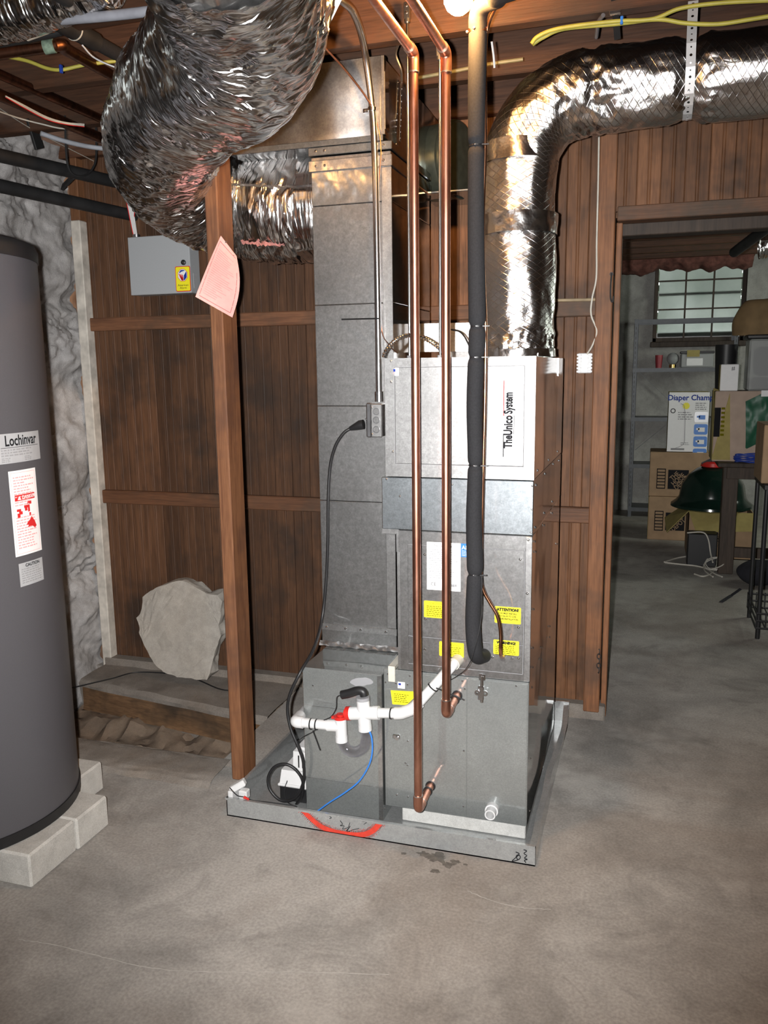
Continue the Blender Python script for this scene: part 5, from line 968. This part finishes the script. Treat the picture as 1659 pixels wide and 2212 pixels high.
# ================================================================ rear room
YS = 8.24
sh = thing('shelf_unit', 'grey slotted steel shelf unit in front of the rear window', 'shelf unit', (0.3, 8.4, 0))
sx0, sx1 = P(1371, 690, Y=YS).x, P(1598, 690, Y=YS).x; zt = [P(1375, y, Y=YS).z for y in (692, 796, 902, 1003)]+[0.09]
for x, s in ((sx0, 1), (sx1, -1)):
    for y, q in ((YS, 1), (YS+0.3, -1)):
        o = obj('post', G().box(x, x+s*0.035, y, y+q*0.003, 0, zt[0]+0.01).box(x, x+s*0.003, y, y+q*0.035, 0, zt[0]+0.01), 'angle', sh)
        if y == YS: obj('slot_row', G().box(x+s*0.014, x+s*0.019, y-0.001, y, 0.05, 0.051) if 0 else (lambda g: [g.box(x+s*0.013, x+s*0.021, y-0.0008, y, 0.06+k*0.045, 0.085+k*0.045) for k in range(39)] and g)(G()), 'black', o)['kind'] = 'stuff'
for k, z in enumerate(zt):
    g = G().box(sx0, sx1, YS+0.002, YS+0.30, z-0.004, z)
    if k: g.box(sx0, sx1, YS-0.002, YS+0.002, z-0.035, z+0.002)
    else: g = G().box(sx0, sx1, YS-0.002, YS+0.002, z-0.03, z+0.005).box(sx0, sx1, YS+0.296, YS+0.3, z-0.03, z+0.005).box(sx0, sx0+0.01, YS, YS+0.3, z-0.03, z).box(sx1-0.01, sx1, YS, YS+0.3, z-0.03, z)
    obj('shelf', g, 'angle', sh)
for (xa, ya), (xb, yb) in (((1380, 803), (1442, 862)), ((1372, 972), (1438, 918))): obj('brace', G().bar(P(xa, ya, Y=YS+0.31), P(xb, yb, Y=YS+0.31), 0.003, 0.02, (0, 1, 0)), 'angle', sh)
zz = zt[1]+0.001; YI = YS+0.12
def onshelf(x, Y=YI): return V((P(x, 780, Y=Y).x, Y, zz))
tag(obj('red_cup', G().lathe([(0.026, 0), (0.034, 0.1), (0.034, 0.12), (0.03, 0.12)], onshelf(1423), 20), plain('dull_red', (0.3, 0.04, 0.05), 0.5), None, True), 'dull red cup at the left of the shelf below the window', 'cup')
q = onshelf(1453); gl = thing('glass_globe', 'glass globe with a brass fitting on the shelf below the window', 'globe', q); obj('globe', G().ball(q+V((0, 0, 0.085)), 0.055, 20), 'milky', gl, True); obj('fitting', G().cyl(q, q+V((0, 0, 0.032)), 0.03, 16), plain('brass', (0.6, 0.42, 0.15), 0.25, 1.0), gl, True)
tb = thing('storage_tub', 'clear plastic storage tub with a black and yellow lid on the shelf', 'tub', onshelf(1506)); a, b = onshelf(1470), onshelf(1540)
obj('tub_body', G().box(a.x, b.x, YI-0.06, YI+0.1, zz, zz+0.13, 0.01), 'milky', tb); obj('lid', G().box(a.x-0.006, b.x+0.006, YI-0.068, YI+0.108, zz+0.13, zz+0.15, 0.004), 'black', tb); q = onshelf(1495); obj('yellow_label', G().box(q.x-0.05, q.x+0.06, YI-0.07, YI-0.064, zz+0.1, zz+0.16), 'card2', tb)
obj('paper_label', G().box(q.x-0.05, q.x+0.09, YI-0.064, YI-0.061, zz+0.02, zz+0.085), 'paper', tb)
# pink batt insulation sagging over the window head
g = G()
def batt(i, j):
    x = -0.45+1.3*i; t = j*math.pi; s_ = 0.12+0.1*nz((x*2.6, 0, 2))+0.05*nz((x*7, 3, 2)); p = V((x, 8.38+0.12*math.cos(t*1.0)*-1, 2.42-1.0*s_*math.sin(t)+0.02*nz((x*9, j*5, 1)))); return p+V((0, 0.02*nz(p, 14), 0.02*nz(p, 17)))
tag(obj('insulation_batt', g.grid(batt, 90, 16), 'insul', None, True), 'torn reddish insulation batt drooping over the rear window', 'insulation')
def carton(name, label, x0, x1, y0, y1, z0, z1, mat='card', grp='cardboard cartons in the rear room', cat='box', sidemat=None):
    t = thing(name, label, cat, ((x0+x1)/2, (y0+y1)/2, z0), grp); obj('carton', G().box(x0, x1, y0, y1, z0, z1, 0.004), mat, t)
    if sidemat: obj('side_panel', G().box(x0-0.0015, x0, y0+0.003, y1-0.003, z0+0.003, z1-0.003), sidemat, t)
    return t
def depot(t, c, s, parent_only=False):
    p = Plane(c); o = plate('store_logo', p, s, s, 'print', t, th=0.001)
    M.setdefault('logotext', plain('logo_tan', (0.3, 0.2, 0.12), 0.8))
    for k, w in enumerate(('THE', 'HOME', 'DEPOT')): d = s*0.25*(1-k); text(w, p, s*0.34, 'logotext', o, rot=math.radians(45), at=(-d*0.7, d*0.7), xs=0.8, bold=0.001)
    return o
def barlabel(t, c, w, h): p = Plane(c); rects('side_print', p, [(-w/2, w/2, h*(k-3)/6-h*0.02, h*(k-3)/6+h*0.03) for k in range(7)]+[(-w/2, -w/2+0.006, -h/2, h/2), (w/2-0.006, w/2, -h/2, h/2)], 'print', t, lift=0.0012)
zb1 = P(1398, 1072, Y=7.18).z; zb2 = P(1410, 977, Y=7.2).z
x0 = P(1398, 1165, Z=0).x
b1 = carton('moving_carton', 'bottom cardboard moving carton below the diaper pail box', x0, 0.5, 7.18, 7.58, 0.0, zb1-0.002, sidemat='card2')
barlabel(b1, P(1423, 1125, Y=7.179), 0.07, 0.16); depot(b1, P(1458, 1127, Y=7.179), 0.15)
b2 = carton('moving_carton', 'upper cardboard moving carton under the diaper pail box', P(1404, 1000, Y=7.2).x, 0.5, 7.2, 7.57, zb1, zb2)
barlabel(b2, P(1428, 1034, Y=7.199), 0.07, 0.16); depot(b2, P(1465, 1036, Y=7.199), 0.16)
# diaper pail box, standing askew on the cartons
dp = thing('diaper_pail_box', 'white printed diaper pail box standing askew on the cardboard cartons', 'box', (0.32, 7.32, zb2))
c_ = [P(1436, 990, Y=7.24), P(1522, 996, Y=7.24), P(1539, 851, Y=7.24), P(1448, 844, Y=7.24)]; c_[0].z = c_[1].z = zb2+0.006
u_ = (c_[1]-c_[0]).normalized(); v_ = ((c_[3]-c_[0])+(c_[2]-c_[1])).normalized(); v_ = (v_-u_*v_.dot(u_)).normalized(); Wd, Hd = (c_[1]-c_[0]).length, ((c_[3]-c_[0]).length+(c_[2]-c_[1]).length)/2
sl = (v_ - u_*0).normalized(); pd = Plane((c_[0]+c_[1]+c_[2]+c_[3])/4, u_, v_)
obj('carton', G().prism([pd(-Wd/2, -Hd/2), pd(Wd/2, -Hd/2), pd(Wd/2, Hd/2), pd(-Wd/2, Hd/2)][::-1], pd.n*-0.3), 'card2', dp); fc_ = plate('front_print', pd, Wd, Hd, 'paper', dp, th=0.001)
text('Diaper Champ', pd, 0.062, 'bluedark', fc_, xs=0.95, at=(0.01, Hd/2-0.045), bold=0.0012)
sun = [(-0.02+0.03*(1 if k % 2 else 0.8)*math.cos(k*math.pi/12), Hd/2-0.11+0.03*(1 if k % 2 else 0.8)*math.sin(k*math.pi/12)) for k in range(24)]
g = G(); g.v = [pd(x, y, 0.0022) for x, y in sun]; g.f = [tuple(range(24))]; obj('sun_mark', g, 'yellow', fc_)
rects('print_lines', pd, textlines(0.05, Wd/2-0.015, Hd/2-0.085, 4, 0.016, 0.007, 0.3, 21)+textlines(-0.08, 0.05, Hd/2-0.16, 4, 0.018, 0.007, 0.3, 22)+textlines(-0.05, 0.03, -Hd/2+0.075, 2, 0.014, 0.005, 0.3, 23)+[(-Wd/2+0.03, -0.02, -Hd/2+0.012, -Hd/2+0.028)], 'greyprint', fc_)
for k in range(4):
    yy = Hd/2-0.2-k*0.1; o = plate('picture', Plane(pd(0.1, yy), u_, v_), 0.105, 0.085, 'silver' if k == 0 else 'blue', fc_, rnd=0.014, lift=0.001, th=0.0006)
    rects('picture_detail', Plane(pd(0.1, yy), u_, v_), [(-0.02, 0.03, -0.02, 0.015), (-0.035, -0.01, -0.005, 0.01)], 'blue' if k == 0 else 'paper', fc_, lift=0.0024)
g = G().ring(pd(-Wd/2+0.035, Hd/2-0.15, 0.001), pd(-Wd/2+0.035, Hd/2-0.15, 0.002), 0.02, 0.014, 16); obj('round_mark', g, 'print', fc_)
obj('outline', G().tube(curve([pd(-0.06, Hd/2-0.09, 0.002), pd(-0.03, Hd/2-0.13, 0.002), pd(-0.02, -0.1, 0.002), pd(-0.03, -Hd/2+0.06, 0.002), pd(-0.12, -Hd/2+0.015, 0.002)], 8), 0.0018, 5), 'greyprint', fc_)
# open carton with the green grill lid on it
YO = 6.56; zo = P(1490, 1105, Y=YO).z
ox0, ox1 = P(1483, 1200, Y=YO).x, P(1626, 1160, Y=YO).x
oc_ = thing('open_carton', 'open cardboard carton with flaps folded out under the green lid', 'box', ((ox0+ox1)/2, YO+0.2, 0), 'cardboard cartons in the rear room')
g = G().box(ox0, ox1, YO, YO+0.006, 0, zo).box(ox0, ox1, YO+0.39, YO+0.396, 0, zo).box(ox0, ox0+0.006, YO, YO+0.396, 0, zo).box(ox1-0.006, ox1, YO, YO+0.396, 0, zo).box(ox0, ox1, YO, YO+0.396, 0, 0.006)
obj('carton', g, 'card', oc_)
obj('flap', G().prism([V((ox0, YO, zo)), V((ox1, YO, zo)), V((ox1+0.0, YO-0.12, zo-0.11)), V((ox0+0.05, YO-0.14, zo-0.13))], (0, 0.003, 0.004)), 'card2', oc_)
obj('flap', G().prism([V((ox0, YO, zo)), V((ox0, YO+0.39, zo)), V((ox0-0.16, YO+0.36, zo-0.12)), V((ox0-0.15, YO+0.0, zo-0.17))], (-0.003, 0, 0.004)), 'card2', oc_)
depot(oc_, P(1545, 1150, Y=YO-0.001)+V((0.02, 0, 0)), 0.2)
gr = thing('grill_lid', 'dark green enamel grill lid resting on the open carton', 'grill lid', (0.48, 6.77, zo))
q = P(1536, 1078, Y=6.76); rr = (P(1625, 1078, Y=6.76).x-P(1447, 1078, Y=6.76).x)/2
hh = P(1536, 1012, Y=6.76).z-q.z
q.z = zo+0.005
hh *= 1.25
obj('dome', G().lathe([(rr*0.9, 0), (rr*1.0, 0.012), (rr*0.99, 0.03), (rr*0.86, 0.06), (rr*0.8, 0.085), (rr*0.79, 0.1), (rr*0.74, hh*0.62), (rr*0.6, hh*0.85), (rr*0.38, hh*1.03), (rr*0.15, hh*1.12), (0, hh*1.13)], q, 56), 'green', gr, True)
obj('hinge_strap', G().box(q.x-0.02, q.x+0.05, 6.72, 6.8, q.z+hh*1.08, q.z+hh*1.42, 0.008).bar(q+V((-0.08, -0.05, hh*1.15)), q+V((0.0, -0.04, hh*1.3)), 0.02, 0.02), 'black', gr)
obj('red_felt', G().lathe([(0.07, 0), (0.09, 0.01), (0.085, 0.035), (0.06, 0.045)], q+V((0.0, -0.02, hh*1.06)), 24), 'red', gr, True)
q = P(1483, 1222, Z=0); tag(obj('black_speaker', G().box(q.x, q.x+0.2, q.y, q.y+0.14, 0, 0.24, 0.006), 'black'), 'small black box standing on the floor before the open carton', 'box')
# workbench with its load
YT = 6.08; lx0, lx1 = P(1557, 1120, Y=YT).x, P(1590, 1120, Y=YT).x; zt_ = P(1600, 1000, Y=YT).z
wt = thing('workbench', 'dark old wooden workbench leg and top in the rear room', 'table', (1.0, 6.2, 0))
obj('leg', G().box(lx0, lx1, YT, YT+0.1, 0, zt_-0.03, 0.004), 'oldwood', wt); obj('leg', G().box(1.5, 1.6, YT, YT+0.1, 0, zt_-0.03, 0.004), 'oldwood', wt); obj('leg', G().box(1.5, 1.6, 6.4, 6.48, 0, zt_-0.03, 0.004), 'oldwood', wt)
obj('apron', G().box(lx0+0.02, 1.62, YT-0.012, YT+0.03, zt_-0.11, zt_-0.03, 0.003), 'oldwood', wt); obj('top', G().box(lx0-0.04, 1.65, YT-0.03, 6.5, zt_-0.03, zt_, 0.004), 'oldwood', wt); z_ = P(1620, 1195, Y=YT).z; obj('stretcher', G().box(lx1, 1.6, YT+0.02, YT+0.06, z_-0.04, z_+0.03, 0.003), 'oldwood', wt)
a, b = P(1578, 985, Y=6.14), P(1640, 845, Y=6.14); zc1 = b.z
bb = carton('storage_carton', 'large pale cardboard carton on the workbench under the clear bin', P(1543, 900, Y=6.16).x, a.x+0.45, 6.16, 6.46, zt_, zc1, 'cardpale', sidemat='card2')
o = obj('side_sheet', G().prism([P(1541, 838, Y=6.3), P(1577, 850, Y=6.158), V((a.x-0.0, 6.158, zt_+0.01)), V((a.x-0.12, 6.158, zt_+0.01))], (0, 0.002, 0)), 'card2', bb)
rects('side_print', Plane(P(1549, 912, Y=6.156)), [(-0.02, 0.02, -0.1, 0.1)], 'print', bb); rects('side_print', Plane(P(1561, 910, Y=6.156)), [(-0.012, 0.012, -0.1+k*0.03, -0.085+k*0.03) for k in range(7)], 'olive', bb)
wb2 = carton('white_carton', 'small white carton marked with a hash sign on the pale carton', P(1557, 800, Y=6.2).x, P(1596, 800, Y=6.2).x, 6.2, 6.34, zc1+0.001, P(1570, 787, Y=6.2).z, 'paper', sidemat='card2'); text('#', Plane(P(1584, 796, Y=6.1985)), 0.04, 'print', wb2, name='marker_hash', rot=0.1)
q = P(1567, 790, Y=6.4); bk = thing('black_bucket', 'black bucket between the window and the clear bin', 'bucket', (q.x, 6.4, zc1)); obj('bucket', G().lathe([(0.062, 0), (0.075, P(1567, 745, Y=6.4).z-zc1), (0.07, P(1567, 745, Y=6.4).z-zc1)], (q.x, 6.39, zc1+0.001), 28), 'black', bk, True)
a, b = P(1596, 829, Y=6.18), P(1596, 733, Y=6.18); cb = thing('clear_bin', 'clear plastic bin with a dark lid stacked on the pale carton', 'bin', (a.x+0.2, 6.3, zc1), 'bins')
cb['group'] = ''; del cb['group']
obj('bin_body', G().box(a.x+0.055, a.x+0.45, 6.2, 6.45, zc1+0.001, b.z, 0.012), 'milky', cb); obj('lid', G().box(a.x+0.035, a.x+0.47, 6.185, 6.465, b.z, b.z+0.03, 0.008), 'black', cb)
obj('contents', G().box(a.x+0.09, a.x+0.42, 6.23, 6.42, zc1+0.012, zc1+0.09, 0.02), plain('orange_cloth', (0.4, 0.2, 0.1), 0.8, 0, 0.5, 12), cb); obj('contents', G().box(a.x+0.1, a.x+0.42, 6.23, 6.42, zc1+0.1, b.z-0.05, 0.03), plain('grey_cloth', (0.4, 0.4, 0.43), 0.8, 0, 0.4, 12), cb)
q = P(1650, 690, Y=6.3); zl = b.z+0.031
def bagpt(i, j): a = 2*math.pi*i; t = j*math.pi/2; p = V((q.x+0.19*math.cos(a)*math.cos(t)**0.6, 6.33+0.11*math.sin(a)*math.cos(t)**0.6, zl+0.24*math.sin(t))); return p+V((0.03*nz(p, 7), 0.02*nz(p, 9), 0.02*nz(p+V((5, 0, 0)), 7)*math.sin(t)))
tag(obj('paper_bag', G().grid(bagpt, 40, 14), 'bag', None, True), 'crumpled brown paper bag on top of the clear bin', 'bag')
def gbag(i, j): return P(1612+70*i, 868-34*i+(970-868)*j, Y=6.1)+V((0, -0.02*math.sin(math.pi*j)+0.012*nz((i*6, j*5, 2)), 0))
gb = thing('green_bag', 'dark green plastic bag hanging in front of the pale carton', 'bag', P(1640, 970, Y=6.1)); g = G().grid(gbag, 16, 16); n = len(g.v); g.v += [p+V((0, 0.05, 0)) for p in g.v]; g.f += [tuple(n+i for i in reversed(f)) for f in g.f[:]]; obj('bag', g, 'greenbag', gb, True)
rects('printed_logo', Plane(P(1655, 850, Y=6.06)), [(-0.03, 0.03, -0.02, 0.02)], 'paper', gb)
q = P(1613, 985, Y=6.14); cw = thing('wire_coil', 'coil of blue wire lying on the workbench', 'wire coil', (q.x, 6.14, zt_))
for k in range(7): rr_ = 0.075+0.005*(k % 3); obj('loop', G().tube([V((q.x+rr_*math.cos(t), 6.115+rr_*0.45*math.sin(t), zt_+0.006+k*0.008+0.006*math.sin(t*2+k))) for t in [j*math.pi/16 for j in range(33)]], 0.004, 6), plain('blue_wire', (0.02, 0.05, 0.3), 0.4) if k == 0 else bpy.data.materials['blue_wire'], cw, True)
# cables on the floor
wc = thing('white_cable', 'tangle of white cable on the floor by the workbench leg', 'cable', P(1530, 1240, Z=0))
for pts in ([(1435, 1214), (1460, 1206), (1482, 1202)], [(1436, 1215), (1470, 1219), (1500, 1222), (1525, 1228), (1545, 1240), (1560, 1246)], [(1500, 1240), (1520, 1245), (1540, 1235), (1548, 1215), (1535, 1205), (1522, 1215), (1522, 1232), (1540, 1246)]):
    obj('cable', G().tube(curve([P(x, y, Z=0.006) for x, y in pts], 8), 0.0055, 6), 'offwhite', wc, True)
obj('cable', G().tube(curve([P(1484, 1151, Y=6.25), P(1518, 1150, Y=6.25), P(1530, 1165, Y=6.24), P(1535, 1195, Y=6.2), P(1540, 1215, Y=6.1)], 8), 0.005, 6), 'offwhite', wc, True)
g = G()
for k in range(3): g.tube([P(1543, 1226, Z=0.01+k*0.01)+V((0.06*math.cos(t)*(1+0.1*k), 0.08*math.sin(t), 0.03+0.03*math.sin(t+k*0.5))) for t in [j*math.pi/10 for j in range(21)]], 0.0038, 6)
obj('coil', g, 'offwhite', wc, True)
# black bag, wire cart and carton at the right edge
q = P(1640, 1275, Z=0)
def duf(i, j): a = 2*math.pi*i; t = (j-0.5)*math.pi; p = V((q.x+0.03+0.17*math.cos(a)*math.cos(t), q.y+0.14+0.13*math.sin(a)*math.cos(t), 0.085+0.085*math.sin(t))); return p+V((0.03*nz(p, 6), 0.03*nz(p, 7), 0.012*nz(p, 9)))
db = thing('duffel_bag', 'black cloth bag slumped on the floor with a trailing strap', 'bag', (q.x, q.y+0.14, 0)); obj('bag', G().grid(duf, 36, 18), 'cloth', db, True)
obj('strap', G().bar(P(1600, 1272, Z=0.05), P(1580, 1286, Z=0.01), 0.025, 0.004).bar(P(1580, 1286, Z=0.008), P(1558, 1300, Z=0.006), 0.022, 0.004), 'cloth', db)
q = P(1631, 1380, Z=0); ct_ = thing('wire_cart', 'black wire basket cart at the right edge of the doorway', 'cart', (q.x+0.25, q.y+0.2, 0))
for dx in (0.012, 0.48):
    for dy in (0.01, 0.4): obj('post', G().cyl((q.x+dx, q.y+dy, 0.0), (q.x+dx, q.y+dy, 0.82), 0.012, 12), 'black', ct_, True)
for k, z in enumerate((0.06, 0.10, 0.14)): obj('basket_rim', G().tube([V((q.x+a, q.y+b, z)) for a, b in ((0, 0), (0.5, 0), (0.5, 0.41), (0, 0.41), (0, 0))], 0.006, 6), 'black', ct_)
for k in range(12): x = q.x+0.5*k/11; obj('basket_wire', G().tube([V((x, q.y, 0.15)), V((x, q.y, 0.06)), V((x, q.y+0.41, 0.06)), V((x, q.y+0.41, 0.15))], 0.0035, 6), 'black', ct_)
obj('upper_shelf', G().box(q.x-0.005, q.x+0.5, q.y-0.003, q.y+0.41, 0.80, 0.83, 0.004), 'black', ct_)
a, b = P(1643, 1052, Y=q.y+0.03), P(1643, 918, Y=q.y+0.03)
tag(obj('tan_carton', G().box(a.x, a.x+0.3, q.y+0.03, q.y+0.35, 0.832, b.z, 0.004), 'card'), 'tan cardboard carton on the wire cart at the right edge', 'box', 'cardboard cartons in the rear room')
# overhead pipe and foil in the doorway
simple('rear_pipe', 'dark pipe slanting down under the rear room ceiling', 'pipe', [P(1586, 545, Y=5.6), P(1700, 460, Y=4.6)], 0.03, 'iron')
fr2 = thing('rear_foil_duct', 'scrap of silver foil duct under the rear room ceiling', 'duct', P(1640, 530, Y=5.9)); obj('foil_sleeve', foiltube(curve([P(1640, 528, Y=6.0), P(1665, 525, Y=6.0), P(1720, 510, Y=6.0)], 20), 0.09, 48, flexdisp(0.006, 7.7)), 'flex', fr2, True, True)
